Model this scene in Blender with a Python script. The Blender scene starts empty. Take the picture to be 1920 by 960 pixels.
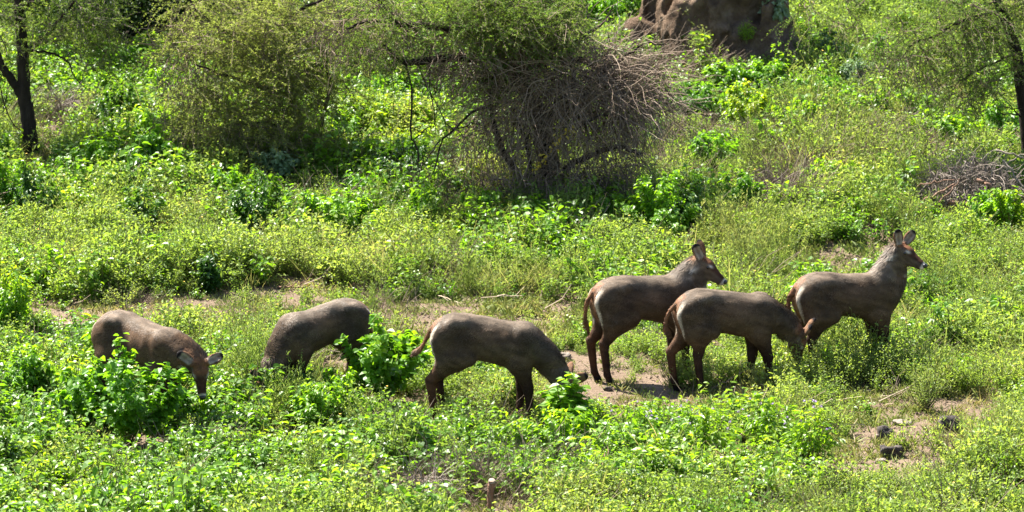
import bpy, math, random
import numpy as np
from mathutils import Vector, Matrix

rng = np.random.default_rng(20240611)
random.seed(5)
sc = bpy.context.scene
COL = sc.collection
rad = math.radians

# ------------------------------------------------------------------ camera, sky, sun, exposure
F_PX = 10500.0                      # focal length in pixels of a 1920 px wide frame
DEP0 = rad(12.5)                    # angle at which the ground under the herd is looked down on
DIST = 60.0
CAM = np.array([0.0, -DIST * math.cos(DEP0), DIST * math.sin(DEP0)])
PITCH = DEP0 - math.atan((715 - 480) / F_PX)
cam_d = bpy.data.cameras.new('camera')
cam_d.sensor_width = 36.0
cam_d.lens = F_PX / 1920 * 36.0
cam_d.clip_start, cam_d.clip_end = 0.5, 3000
cam_d.dof.use_dof = True
cam_d.dof.focus_distance = DIST
cam_d.dof.aperture_fstop = 4.5
cam = bpy.data.objects.new('camera', cam_d)
COL.objects.link(cam)
cam.location = CAM
cam.rotation_euler = (math.pi / 2 - PITCH, 0, 0)
sc.camera = cam

SUN = Vector((-0.42, 0.42, 0.81)).normalized()
world = bpy.data.worlds.new('World')
sc.world = world
world.use_nodes = True
wn = world.node_tree.nodes
sky = wn.new('ShaderNodeTexSky')
sky.sky_type = 'NISHITA'
sky.sun_disc = False
sky.sun_elevation = math.asin(SUN.z)
sky.sun_rotation = math.atan2(SUN.x, SUN.y)
world.node_tree.links.new(sky.outputs[0], wn['Background'].inputs[0])
wn['Background'].inputs[1].default_value = 0.06
sun_d = bpy.data.lights.new('sun', 'SUN')
sun_d.energy = 5.0
sun_d.angle = rad(0.53)
sun_d.color = (1.0, 0.95, 0.86)
sun = bpy.data.objects.new('sun', sun_d)
COL.objects.link(sun)
sun.rotation_euler = (-SUN).to_track_quat('-Z', 'Y').to_euler()
sun.location = (-20, 15, 40)
sc.view_settings.view_transform = 'Standard'
sc.view_settings.look = 'None'
sc.view_settings.exposure = 2.25
sc.view_settings.gamma = 1.0
sc.view_settings.use_curve_mapping = False
sc.cycles.max_bounces = 4
sc.cycles.transmission_bounces = 3
sc.cycles.diffuse_bounces = 3
sc.cycles.glossy_bounces = 2
sc.cycles.transparent_max_bounces = 8

# ------------------------------------------------------------------ terrain and pixel-to-place helpers
def lattice_noise(p, seed, freq):
    """smooth value noise in [-1,1] on (n,3) points"""
    r = np.random.default_rng(seed)
    L = 32
    tab = r.uniform(-1, 1, (L, L, L))
    q = p * freq + 1000.0
    i = np.floor(q).astype(int)
    f = q - i
    f = f * f * (3 - 2 * f)
    out = 0
    for dx in (0, 1):
        for dy in (0, 1):
            for dz in (0, 1):
                w = (f[..., 0] if dx else 1 - f[..., 0]) * (f[..., 1] if dy else 1 - f[..., 1]) * (f[..., 2] if dz else 1 - f[..., 2])
                out = out + w * tab[(i[..., 0] + dx) % L, (i[..., 1] + dy) % L, (i[..., 2] + dz) % L]
    return out

def sstep(a, b, x):
    t = np.clip((x - a) / (b - a), 0, 1)
    return t * t * (3 - 2 * t)

def noise2(x, y, seed, freq):
    x, y = np.broadcast_arrays(np.asarray(x, float), np.asarray(y, float))
    return lattice_noise(np.stack([x, y, np.zeros_like(x)], -1), seed, freq)

def height(x, y):
    x = np.asarray(x, float); y = np.asarray(y, float)
    t = np.maximum(y - 2.0, 0)
    h = 0.055 * t * t / (t + 2.0) + 0.0015 * np.maximum(y - 25, 0) ** 2 / (1 + 0.02 * np.maximum(y - 25, 0))
    amp = 0.02 + 0.10 * np.clip((y - 4) / 8, 0, 1)
    h = h + amp * noise2(x, y, 3, 0.55) + 0.012 * noise2(x, y, 4, 2.3)
    return h

def H(x, y):
    return float(height(x, y))

sp, cp = math.sin(PITCH), math.cos(PITCH)
def ray(px, py):
    a, b = (px - 960) / F_PX, (480 - py) / F_PX
    return np.array([a, cp + b * sp, -sp + b * cp])

def at(px, py):
    """ground point seen at a pixel of the photograph"""
    d = ray(px, py)
    t = CAM[2] / -d[2]
    for _ in range(40):
        p = CAM + d * t
        e = p[2] - H(p[0], p[1])
        t += e / (-d[2]) * 0.8
    p = CAM + d * t
    return np.array([p[0], p[1], H(p[0], p[1])])

def at3(px, py, Y):
    """point on that pixel's ray at depth Y"""
    d = ray(px, py)
    return CAM + d * ((Y - CAM[1]) / d[1])

def ppm(Y):
    return F_PX / math.hypot(Y - CAM[1], CAM[2])

# ------------------------------------------------------------------ mesh helpers
def mesh_np(name, V, F, tint=None, mi=None, smooth=False, mats=(), col=None):
    """V (n,3); F list of (m,k) index arrays"""
    me = bpy.data.meshes.new(name)
    V = np.asarray(V, np.float32)
    F = [np.asarray(f, np.int32) for f in F if len(f)]
    me.vertices.add(len(V))
    me.vertices.foreach_set('co', V.ravel())
    nl = sum(f.size for f in F)
    npoly = sum(len(f) for f in F)
    me.loops.add(nl)
    me.polygons.add(npoly)
    me.loops.foreach_set('vertex_index', np.concatenate([f.ravel() for f in F]))
    starts, o = [], 0
    for f in F:
        starts.append(np.arange(len(f), dtype=np.int32) * f.shape[1] + o)
        o += f.size
    me.polygons.foreach_set('loop_start', np.concatenate(starts))
    if mi is not None:
        me.polygons.foreach_set('material_index', np.asarray(mi, np.int32))
    me.polygons.foreach_set('use_smooth', np.full(npoly, bool(smooth)))
    for m in mats:
        me.materials.append(m)
    if tint is not None:
        a = me.attributes.new('tint', 'FLOAT', 'POINT')
        a.data.foreach_set('value', np.asarray(tint, np.float32))
    if col is not None:
        a = me.attributes.new('coat', 'FLOAT_COLOR', 'POINT')
        a.data.foreach_set('color', np.concatenate([col, np.ones((len(col), 1))], 1).astype(np.float32).ravel())
    me.update(calc_edges=True)
    return me

def hash_(k):
    return sum(ord(c) * (i + 3) for i, c in enumerate(k)) * 17

class Acc:
    """collects triangle soup with a per-vertex tint and a material slot"""
    def __init__(self):
        self.V, self.F, self.T, self.M, self.n = [], [], [], [], 0
    def add(self, V, F, tint, slot=0):
        V = np.asarray(V, float).reshape(-1, 3)
        F = np.asarray(F, int).reshape(-1, 3)
        self.V.append(V); self.F.append(F + self.n)
        self.T.append(np.broadcast_to(np.asarray(tint, float), (len(V),)))
        self.M.append(np.full(len(F), slot)); self.n += len(V)
    def mesh(self, name, mats, smooth=False):
        return mesh_np(name, np.concatenate(self.V), [np.concatenate(self.F)], np.concatenate(self.T), np.concatenate(self.M), smooth, mats)

def nrm(v):
    v = np.asarray(v, float)
    return v / np.maximum(np.linalg.norm(v, axis=-1, keepdims=True), 1e-9)

def tubes(P, R, sides=3):
    """P (N,S,3) polylines, R (N,S) radii -> V,F"""
    P = np.asarray(P, float); N, S, _ = P.shape
    R = np.broadcast_to(np.asarray(R, float), (N, S))
    T = np.gradient(P, axis=1)
    T = nrm(T)
    ref = np.where(np.abs(T[..., 2:3]) > 0.9, np.array([1.0, 0, 0]), np.array([0, 0, 1.0]))
    A = nrm(np.cross(T, ref)); B = np.cross(T, A)
    ang = np.arange(sides) * 2 * np.pi / sides
    V = P[:, :, None, :] + R[:, :, None, None] * (np.cos(ang)[None, None, :, None] * A[:, :, None, :] + np.sin(ang)[None, None, :, None] * B[:, :, None, :])
    idx = np.arange(N * S * sides).reshape(N, S, sides)
    a = idx[:, :-1, :]; b = idx[:, 1:, :]
    a2 = np.roll(a, -1, 2); b2 = np.roll(b, -1, 2)
    F = np.concatenate([np.stack([a, b, b2], -1).reshape(-1, 3), np.stack([a, b2, a2], -1).reshape(-1, 3)])
    cap = [np.stack([idx[:, -1, 0], idx[:, -1, k], idx[:, -1, k + 1]], -1) for k in range(1, sides - 1)]
    F = np.concatenate([F] + cap)
    return V.reshape(-1, 3), F

def bez(pts, n):
    """Catmull-Rom through pts, n samples"""
    pts = np.asarray(pts, float)
    P = np.concatenate([[2 * pts[0] - pts[1]], pts, [2 * pts[-1] - pts[-2]]])
    u = np.linspace(0, len(pts) - 1 - 1e-6, n)
    i = u.astype(int); t = (u - i)[:, None]
    p0, p1, p2, p3 = P[i], P[i + 1], P[i + 2], P[i + 3]
    return 0.5 * (2 * p1 + (p2 - p0) * t + (2 * p0 - 5 * p1 + 4 * p2 - p3) * t ** 2 + (3 * p1 - p0 - 3 * p2 + p3) * t ** 3)

# leaf outlines: x along the leaf, y across, z up (folded along the midrib)
LEAF2 = (np.array([[0, 0, 0], [.42, .5, .10], [1, 0, -.12], [.42, -.5, .10]]), np.array([[0, 1, 2], [0, 2, 3]]))
LEAF6 = (np.array([[0, 0, 0], [.22, .42, .10], [.58, .40, .08], [1, 0, -.16], [.58, -.40, .08], [.22, -.42, .10], [.45, 0, -.02]]),
         np.array([[0, 6, 1], [1, 6, 2], [2, 6, 3], [3, 6, 4], [4, 6, 5], [5, 6, 0]])[:, [0, 2, 1]])
def leaves(P, D, N, L, W, shape=LEAF2, fold=1.0):
    P = np.asarray(P, float); n = len(P)
    D = nrm(D); B = nrm(np.cross(N, D)); U = np.cross(D, B)
    L = np.broadcast_to(L, (n,)); W = np.broadcast_to(W, (n,))
    t, f = shape
    V = P[:, None] + t[None, :, 0:1] * L[:, None, None] * D[:, None] + t[None, :, 1:2] * W[:, None, None] * B[:, None] + t[None, :, 2:3] * fold * L[:, None, None] * U[:, None]
    F = f[None] + (np.arange(n) * len(t))[:, None, None]
    return V.reshape(-1, 3), F.reshape(-1, 3), len(t)

def rdir(n, r=rng):
    return nrm(r.normal(size=(n, 3)))

# ------------------------------------------------------------------ object helpers
def tag(o, label=None, cat=None, group=None, kind=None):
    if label: o['label'] = label
    if cat: o['category'] = cat
    if group: o['group'] = group
    if kind: o['kind'] = kind
    return o
def obj(name, me, parent=None, loc=None):
    o = bpy.data.objects.new(name, me)
    COL.objects.link(o)
    if parent is not None: o.parent = parent
    if loc is not None: o.location = loc
    return o
def empty(name, loc, label, cat, group=None, rz=0.0):
    o = bpy.data.objects.new(name, None)
    o.empty_display_size = 0.2
    COL.objects.link(o)
    o.location = loc
    o.rotation_euler = (0, 0, rz)
    return tag(o, label, cat, group)

# ------------------------------------------------------------------ materials
def new_mat(name):
    m = bpy.data.materials.new(name)
    m.use_nodes = True
    nt = m.node_tree
    for n in list(nt.nodes): nt.nodes.remove(n)
    out = nt.nodes.new('ShaderNodeOutputMaterial')
    return m, nt, out
def N(nt, t, **kw):
    n = nt.nodes.new(t)
    for k, v in kw.items():
        if k == 'ins':
            for kk, vv in v.items(): n.inputs[kk].default_value = vv
        else: setattr(n, k, v)
    return n
def ramp(nt, fac, stops):
    r = nt.nodes.new('ShaderNodeValToRGB')
    e = r.color_ramp.elements
    while len(e) < len(stops): e.new(0.5)
    for x, (p, c) in zip(e, stops):
        x.position = p; x.color = (*c, 1)
    nt.links.new(fac, r.inputs[0])
    return r
def math_(nt, op, a, b):
    n = nt.nodes.new('ShaderNodeMath'); n.operation = op
    for i, v in enumerate((a, b)):
        if hasattr(v, 'is_linked') or hasattr(v, 'links'): nt.links.new(v, n.inputs[i])
        else: n.inputs[i].default_value = v
    return n.outputs[0]

def leaf_mat(name, stops, trans=1.7, tmix=0.42, rough=0.42, spec=0.45, nscale=0.55, warm=(1.12, 1.0, 0.35), rand=0.35):
    m, nt, out = new_mat(name)
    L = nt.links
    at_ = N(nt, 'ShaderNodeAttribute', attribute_name='tint')
    oi = N(nt, 'ShaderNodeObjectInfo')
    geo = N(nt, 'ShaderNodeNewGeometry')
    no = N(nt, 'ShaderNodeTexNoise', ins={'Scale': nscale, 'Detail': 3.0, 'Roughness': 0.6})
    L.new(geo.outputs['Position'], no.inputs['Vector'])
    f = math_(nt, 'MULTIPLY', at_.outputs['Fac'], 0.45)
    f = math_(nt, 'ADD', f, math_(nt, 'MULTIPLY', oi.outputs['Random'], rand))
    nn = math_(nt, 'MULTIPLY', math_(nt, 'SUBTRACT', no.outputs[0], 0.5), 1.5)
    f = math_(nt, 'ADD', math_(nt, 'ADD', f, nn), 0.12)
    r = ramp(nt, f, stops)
    p = N(nt, 'ShaderNodeBsdfPrincipled', ins={'Roughness': rough, 'Specular IOR Level': spec})
    L.new(r.outputs[0], p.inputs['Base Color'])
    tc = N(nt, 'ShaderNodeMix', data_type='RGBA', blend_type='MULTIPLY')
    tc.inputs[0].default_value = 1.0
    L.new(r.outputs[0], tc.inputs[6])
    tc.inputs[7].default_value = (trans * warm[0], trans * warm[1], trans * warm[2], 1)
    t = N(nt, 'ShaderNodeBsdfTranslucent')
    L.new(tc.outputs[2], t.inputs[0])
    mx = N(nt, 'ShaderNodeMixShader'); mx.inputs[0].default_value = tmix
    L.new(p.outputs[0], mx.inputs[1]); L.new(t.outputs[0], mx.inputs[2])
    L.new(mx.outputs[0], out.inputs[0])
    return m

def plain_mat(name, stops, rough=0.8, spec=0.25, nscale=9.0, bump=0.3, bscale=40.0, bdist=.03, stretch=(1, 1, 1), use_tint=True):
    m, nt, out = new_mat(name)
    L = nt.links
    tc = N(nt, 'ShaderNodeTexCoord')
    mp = N(nt, 'ShaderNodeMapping'); mp.inputs['Scale'].default_value = stretch
    L.new(tc.outputs['Object'], mp.inputs[0])
    no = N(nt, 'ShaderNodeTexNoise', ins={'Scale': nscale, 'Detail': 5.0, 'Roughness': 0.65})
    L.new(mp.outputs[0], no.inputs['Vector'])
    f = no.outputs[0]
    if use_tint:
        a = N(nt, 'ShaderNodeAttribute', attribute_name='tint')
        f = math_(nt, 'ADD', math_(nt, 'MULTIPLY', f, 0.5), math_(nt, 'MULTIPLY', a.outputs['Fac'], 0.5))
    r = ramp(nt, f, stops)
    p = N(nt, 'ShaderNodeBsdfPrincipled', ins={'Roughness': rough, 'Specular IOR Level': spec})
    L.new(r.outputs[0], p.inputs['Base Color'])
    if bump:
        n2 = N(nt, 'ShaderNodeTexNoise', ins={'Scale': bscale, 'Detail': 6.0, 'Roughness': 0.7})
        L.new(mp.outputs[0], n2.inputs['Vector'])
        b = N(nt, 'ShaderNodeBump', ins={'Strength': bump, 'Distance': bdist})
        L.new(n2.outputs[0], b.inputs['Height']); L.new(b.outputs[0], p.inputs['Normal'])
    L.new(p.outputs[0], out.inputs[0])
    return m

MAT = {}
MAT['fine'] = leaf_mat('fine_herb_leaf', [(0.0, (.085, .150, .028)), (0.3, (.128, .205, .038)), (0.7, (.188, .260, .055)), (1.0, (.26, .30, .09))], trans=1.8, tmix=.5, rough=.5, spec=.3, warm=(1.04, 1.0, .5))
MAT['broad'] = leaf_mat('broad_herb_leaf', [(0.0, (.050, .125, .012)), (0.4, (.095, .205, .014)), (0.75, (.150, .260, .016)), (1.0, (.24, .29, .024))], trans=1.9, tmix=.5, rough=0.42, spec=0.4, warm=(1.08, 1, .4))
MAT['shrub'] = leaf_mat('shrub_leaf', [(0.0, (.040, .110, .012)), (0.4, (.080, .195, .014)), (0.75, (.130, .255, .016)), (1.0, (.20, .28, .02))], trans=2.1, tmix=.5, rough=0.42, spec=0.35)
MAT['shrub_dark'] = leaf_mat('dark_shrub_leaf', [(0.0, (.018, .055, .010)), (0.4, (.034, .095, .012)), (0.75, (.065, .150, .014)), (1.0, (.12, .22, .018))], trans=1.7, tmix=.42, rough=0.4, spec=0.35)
MAT['wispy'] = leaf_mat('grey_green_leaf', [(0.0, (.110, .165, .045)), (0.5, (.170, .225, .060)), (1.0, (.27, .27, .11))], trans=1.6, tmix=.45, warm=(1, 1, .6), spec=.2, rough=.6)
MAT['tuft'] = leaf_mat('short_grass_leaf', [(0.0, (.12, .175, .040)), (0.45, (.19, .225, .06)), (0.8, (.29, .27, .11)), (1.0, (.38, .31, .16))], trans=1.3, warm=(1, 1, .7), spec=.2, rough=.6)
MAT['acacia'] = leaf_mat('acacia_leaf', [(0.0, (.110, .145, .035)), (0.4, (.160, .200, .050)), (0.75, (.220, .255, .070)), (1.0, (.29, .30, .10))], trans=2.1, tmix=0.55, rough=0.6, spec=0.15, nscale=1.1, warm=(1.03, 1, .6))
MAT['acacia_green'] = leaf_mat('acacia_green_leaf', [(0.0, (.050, .105, .020)), (0.4, (.090, .155, .028)), (0.75, (.140, .205, .036)), (1.0, (.20, .25, .05))], trans=1.6, tmix=0.48, rough=0.6, spec=0.15, nscale=1.1, warm=(1.03, 1, .5))
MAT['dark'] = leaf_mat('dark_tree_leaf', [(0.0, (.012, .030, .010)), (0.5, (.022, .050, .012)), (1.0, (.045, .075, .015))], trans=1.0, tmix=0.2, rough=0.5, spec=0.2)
MAT['pale_leaf'] = leaf_mat('pale_blue_green_leaf', [(0.0, (.08, .15, .06)), (0.5, (.16, .25, .12)), (1.0, (.27, .34, .19))], trans=1.2, tmix=0.4, warm=(1, 1, .7))
MAT['yellow_leaf'] = leaf_mat('yellow_leaf', [(0.0, (.35, .26, .02)), (1.0, (.55, .42, .05))], trans=1.1, tmix=0.3)
MAT['stem'] = plain_mat('green_stem', [(0.2, (.07, .085, .02)), (0.8, (.16, .15, .06))], bump=0)
MAT['bark'] = plain_mat('dark_bark', [(0.25, (.014, .011, .009)), (0.6, (.035, .027, .021)), (0.9, (.075, .06, .045))], rough=0.95, spec=.1, nscale=14, bump=0.9, bscale=30, stretch=(1, 1, .25), use_tint=False)
MAT['twig'] = plain_mat('grey_brown_twig', [(0.15, (.040, .028, .021)), (0.5, (.115, .085, .066)), (0.9, (.27, .22, .18))], rough=0.8, spec=.25, bump=0, nscale=3)
MAT['dead_twig'] = plain_mat('bleached_dead_twig', [(0.1, (.050, .033, .021)), (0.45, (.135, .094, .064)), (0.9, (.30, .235, .175))], rough=0.8, spec=.2, bump=0, nscale=3)
MAT['grey_twig'] = plain_mat('grey_dead_twig', [(0.1, (.055, .042, .033)), (0.45, (.145, .115, .092)), (0.9, (.30, .255, .21))], rough=0.8, spec=.2, bump=0, nscale=3)
MAT['pebble'] = plain_mat('soil_clod', [(0.2, (.06, .043, .031)), (0.6, (.14, .10, .072)), (0.9, (.26, .20, .15))], rough=.95, spec=.1, bump=0)
MAT['straw'] = plain_mat('dry_straw', [(0.15, (.16, .115, .07)), (0.5, (.30, .23, .15)), (0.9, (.48, .40, .29))], rough=0.7, bump=0, nscale=4)
MAT['red_bark'] = plain_mat('reddish_dead_wood', [(0.2, (.10, .052, .032)), (0.6, (.22, .125, .08)), (0.9, (.36, .25, .18))], rough=0.8, bump=.5, nscale=12, use_tint=False)
MAT['grey_wood'] = plain_mat('weathered_grey_wood', [(0.2, (.09, .07, .055)), (0.6, (.22, .18, .145)), (0.9, (.40, .35, .29))], rough=0.8, bump=.5, nscale=10, use_tint=False)
MAT['cut_wood'] = plain_mat('pale_cut_wood', [(0.2, (.22, .17, .12)), (0.9, (.36, .30, .23))], rough=0.8, bump=.2, nscale=20, use_tint=False)
MAT['rock'] = plain_mat('dark_lava_rock', [(0.25, (.028, .024, .022)), (0.5, (.065, .054, .047)), (0.75, (.17, .14, .115))], rough=0.9, nscale=9, bump=1.0, bscale=28, use_tint=False)
MAT['flower'] = plain_mat('yellow_petal', [(0.0, (.75, .50, .03)), (1.0, (.85, .62, .16))], rough=.6, bump=0)
MAT['lilac'] = plain_mat('lilac_petal', [(0.0, (.40, .28, .50)), (1.0, (.58, .46, .64))], rough=.6, bump=0)
MAT['mound'] = plain_mat('termite_earth', [(0.3, (.070, .045, .028)), (0.5, (.16, .107, .070)), (0.7, (.28, .20, .14))], rough=.95, spec=.1, nscale=3.0, bump=1.0, bscale=11, bdist=.15, use_tint=False)

def soil_mat():
    m, nt, out = new_mat('dry_soil')
    L = nt.links
    geo = N(nt, 'ShaderNodeNewGeometry')
    big = N(nt, 'ShaderNodeTexNoise', ins={'Scale': 0.9, 'Detail': 4.0, 'Roughness': .6})
    fin = N(nt, 'ShaderNodeTexNoise', ins={'Scale': 14.0, 'Detail': 8.0, 'Roughness': .75})
    vor = N(nt, 'ShaderNodeTexVoronoi', ins={'Scale': 38.0})
    for n in (big, fin, vor): L.new(geo.outputs['Position'], n.inputs['Vector'])
    f = math_(nt, 'ADD', math_(nt, 'MULTIPLY', big.outputs[0], .45), math_(nt, 'MULTIPLY', fin.outputs[0], .55))
    r = ramp(nt, f, [(.28, (.075, .050, .034)), (.5, (.145, .104, .072)), (.72, (.22, .168, .124))])
    p = N(nt, 'ShaderNodeBsdfPrincipled', ins={'Roughness': .95, 'Specular IOR Level': .1})
    L.new(r.outputs[0], p.inputs['Base Color'])
    b = N(nt, 'ShaderNodeBump', ins={'Strength': .7, 'Distance': .05})
    h = math_(nt, 'ADD', fin.outputs[0], math_(nt, 'MULTIPLY', vor.outputs[0], .3))
    L.new(h, b.inputs['Height']); L.new(b.outputs[0], p.inputs['Normal'])
    L.new(p.outputs[0], out.inputs[0])
    return m
MAT['soil'] = soil_mat()

def coat_mat(name, rough, spec, sheen):
    m, nt, out = new_mat(name)
    L = nt.links
    a = N(nt, 'ShaderNodeAttribute', attribute_name='coat')
    tc = N(nt, 'ShaderNodeTexCoord')
    mp = N(nt, 'ShaderNodeMapping'); mp.inputs['Scale'].default_value = (18, 60, 40)
    L.new(tc.outputs['Object'], mp.inputs[0])
    no = N(nt, 'ShaderNodeTexNoise', ins={'Scale': 1.0, 'Detail': 4.0, 'Roughness': .7})
    L.new(mp.outputs[0], no.inputs['Vector'])
    v = math_(nt, 'ADD', math_(nt, 'MULTIPLY', no.outputs[0], 0.8), 0.6)
    mx = N(nt, 'ShaderNodeVectorMath', operation='SCALE')
    L.new(a.outputs['Color'], mx.inputs[0]); L.new(v, mx.inputs['Scale'])
    p = N(nt, 'ShaderNodeBsdfPrincipled', ins={'Roughness': rough, 'Specular IOR Level': spec, 'Sheen Weight': sheen, 'Sheen Roughness': .4})
    L.new(mx.outputs[0], p.inputs['Base Color'])
    L.new(p.outputs[0], out.inputs[0])
    return m
MAT['coat'] = coat_mat('coat_skin', .8, .04, .0)
MAT['fur'] = coat_mat('coat_fur', .6, .22, .0)
m_, nt_, o_ = new_mat('wet_dark_eye')
p_ = N(nt_, 'ShaderNodeBsdfPrincipled', ins={'Base Color': (.012, .008, .006, 1), 'Roughness': .12, 'Specular IOR Level': .6}); nt_.links.new(p_.outputs[0], o_.inputs[0]); MAT['eye'] = m_
m_, nt_, o_ = new_mat('black_nose')
p_ = N(nt_, 'ShaderNodeBsdfPrincipled', ins={'Base Color': (.010, .009, .009, 1), 'Roughness': .35, 'Specular IOR Level': .5}); nt_.links.new(p_.outputs[0], o_.inputs[0]); MAT['nose'] = m_

# ------------------------------------------------------------------ ground: one sheet to the horizon
def graded(lo, hi, step, far, grow=1.35):
    c = list(np.arange(lo, hi + step / 2, step))
    s, x = step, c[0]
    while x > -far: s *= grow; x -= s; c.insert(0, x)
    s, x = step, c[-1]
    while x < far: s *= grow; x += s; c.append(x)
    return np.array(c)
gx, gy = graded(-10, 10, .14, 900), graded(-9, 30, .14, 900)
GX, GY = np.meshgrid(gx, gy, indexing='ij')
GZ = height(GX, GY)
GV = np.stack([GX, GY, GZ], -1).reshape(-1, 3)
gi = np.arange(len(GV)).reshape(GX.shape)
GF = np.stack([gi[:-1, :-1], gi[1:, :-1], gi[1:, 1:], gi[:-1, 1:]], -1).reshape(-1, 4)
tag(obj('ground', mesh_np('ground', GV, [GF], smooth=True, mats=[MAT['soil']])), 'pale brown dry soil of the valley slope', 'ground', kind='structure')


# ------------------------------------------------------------------ implicit surfaces -> one continuous mesh
def surface_nets(phi, org, h):
    nx, ny, nz = phi.shape
    c = lambda i, j, k: phi[i:nx - 1 + i, j:ny - 1 + j, k:nz - 1 + k]
    corners = [(0, 0, 0), (1, 0, 0), (0, 1, 0), (1, 1, 0), (0, 0, 1), (1, 0, 1), (0, 1, 1), (1, 1, 1)]
    ins = [c(*q) < 0 for q in corners]
    cnt = sum(a.astype(np.int8) for a in ins)
    ii = np.argwhere((cnt > 0) & (cnt < 8))
    vals = {q: phi[ii[:, 0] + q[0], ii[:, 1] + q[1], ii[:, 2] + q[2]] for q in corners}
    acc = np.zeros((len(ii), 3)); num = np.zeros(len(ii))
    for a in corners:
        for ax in range(3):
            if a[ax]: continue
            b = tuple(a[m] + (m == ax) for m in range(3))
            va, vb = vals[a], vals[b]
            cr = (va < 0) != (vb < 0)
            t = np.where(cr, va / np.where(cr, va - vb, 1), 0)
            p = np.tile(np.array(a, float), (len(ii), 1)); p[:, ax] += t
            acc += np.where(cr[:, None], p, 0); num += cr
    V = org + h * (ii + acc / num[:, None])
    cid = np.full((nx - 1, ny - 1, nz - 1), -1); cid[tuple(ii.T)] = np.arange(len(ii))
    Fs = []
    for ax in range(3):
        o1, o2 = (ax + 1) % 3, (ax + 2) % 3
        sl0 = [slice(1, -1)] * 3; sl1 = [slice(1, -1)] * 3
        sl0[ax] = slice(0, -1); sl1[ax] = slice(1, None)
        s0, s1 = phi[tuple(sl0)] < 0, phi[tuple(sl1)] < 0
        e = np.argwhere(s0 != s1)
        if not len(e): continue
        flip = s0[tuple(e.T)]
        b = e.copy(); b[:, o1] += 1; b[:, o2] += 1
        q = []
        for d1, d2 in ((-1, -1), (0, -1), (0, 0), (-1, 0)):
            k = b.copy(); k[:, o1] += d1; k[:, o2] += d2
            q.append(cid[tuple(k.T)])
        q = np.stack(q, -1)
        q[~flip] = q[~flip][:, ::-1]
        Fs.append(q)
    return V, np.concatenate(Fs)

def smin(a, b, k):
    hh = np.maximum(k - np.abs(a - b), 0) / k
    return np.minimum(a, b) - hh * hh * k * .25

class Field:
    def __init__(self, lo, hi, h):
        self.lo, self.h = np.array(lo, float), h
        self.ax = [np.arange(l, u + h, h) for l, u in zip(lo, hi)]
        self.phi = np.full([len(a) for a in self.ax], 1.0)
    def box(self, lo, hi):
        s = []
        for a, l, u in zip(self.ax, lo, hi):
            i0 = max(int(np.searchsorted(a, l)) - 1, 0); i1 = min(int(np.searchsorted(a, u)) + 1, len(a))
            s.append(slice(i0, max(i1, i0 + 1)))
        g = np.meshgrid(*[a[q] for a, q in zip(self.ax, s)], indexing='ij')
        return tuple(s), np.stack(g, -1)
    def cone(self, a, b, r1, r2, k=.05, sy=1.0):
        """tapered limb from a to b; sy > 1 squeezes it sideways"""
        a, b = np.array(a, float), np.array(b, float)
        m = max(r1, r2) + k + .02
        s, p = self.box(np.minimum(a, b) - m, np.maximum(a, b) + m)
        S = np.array([1, sy, 1])
        ab = (b - a) * S; ap = (p - a) * S
        t = np.clip((ap @ ab) / max(ab @ ab, 1e-9), 0, 1)
        d = np.linalg.norm(ap - t[..., None] * ab, axis=-1) - (r1 + (r2 - r1) * t)
        self.phi[s] = smin(self.phi[s], d, k)
    def blob(self, c, ax, r, k=.02):
        """ellipsoid with axes ax (3 rows)"""
        c = np.array(c, float); r = np.array(r, float); m = r.max() + k + .02
        s, p = self.box(c - m, c + m)
        q = (p - c) @ np.asarray(ax).T
        k0 = np.linalg.norm(q / r, axis=-1); k1 = np.linalg.norm(q / r ** 2, axis=-1)
        self.phi[s] = smin(self.phi[s], k0 * (k0 - 1) / np.maximum(k1, 1e-6), k)
    def carve(self, c, ax, r):
        c = np.array(c, float); r = np.array(r, float); m = r.max() + .02
        s, p = self.box(c - m, c + m)
        q = (p - c) @ np.asarray(ax).T
        k0 = np.linalg.norm(q / r, axis=-1); k1 = np.linalg.norm(q / r ** 2, axis=-1)
        self.phi[s] = np.maximum(self.phi[s], -k0 * (k0 - 1) / np.maximum(k1, 1e-6))


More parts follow.
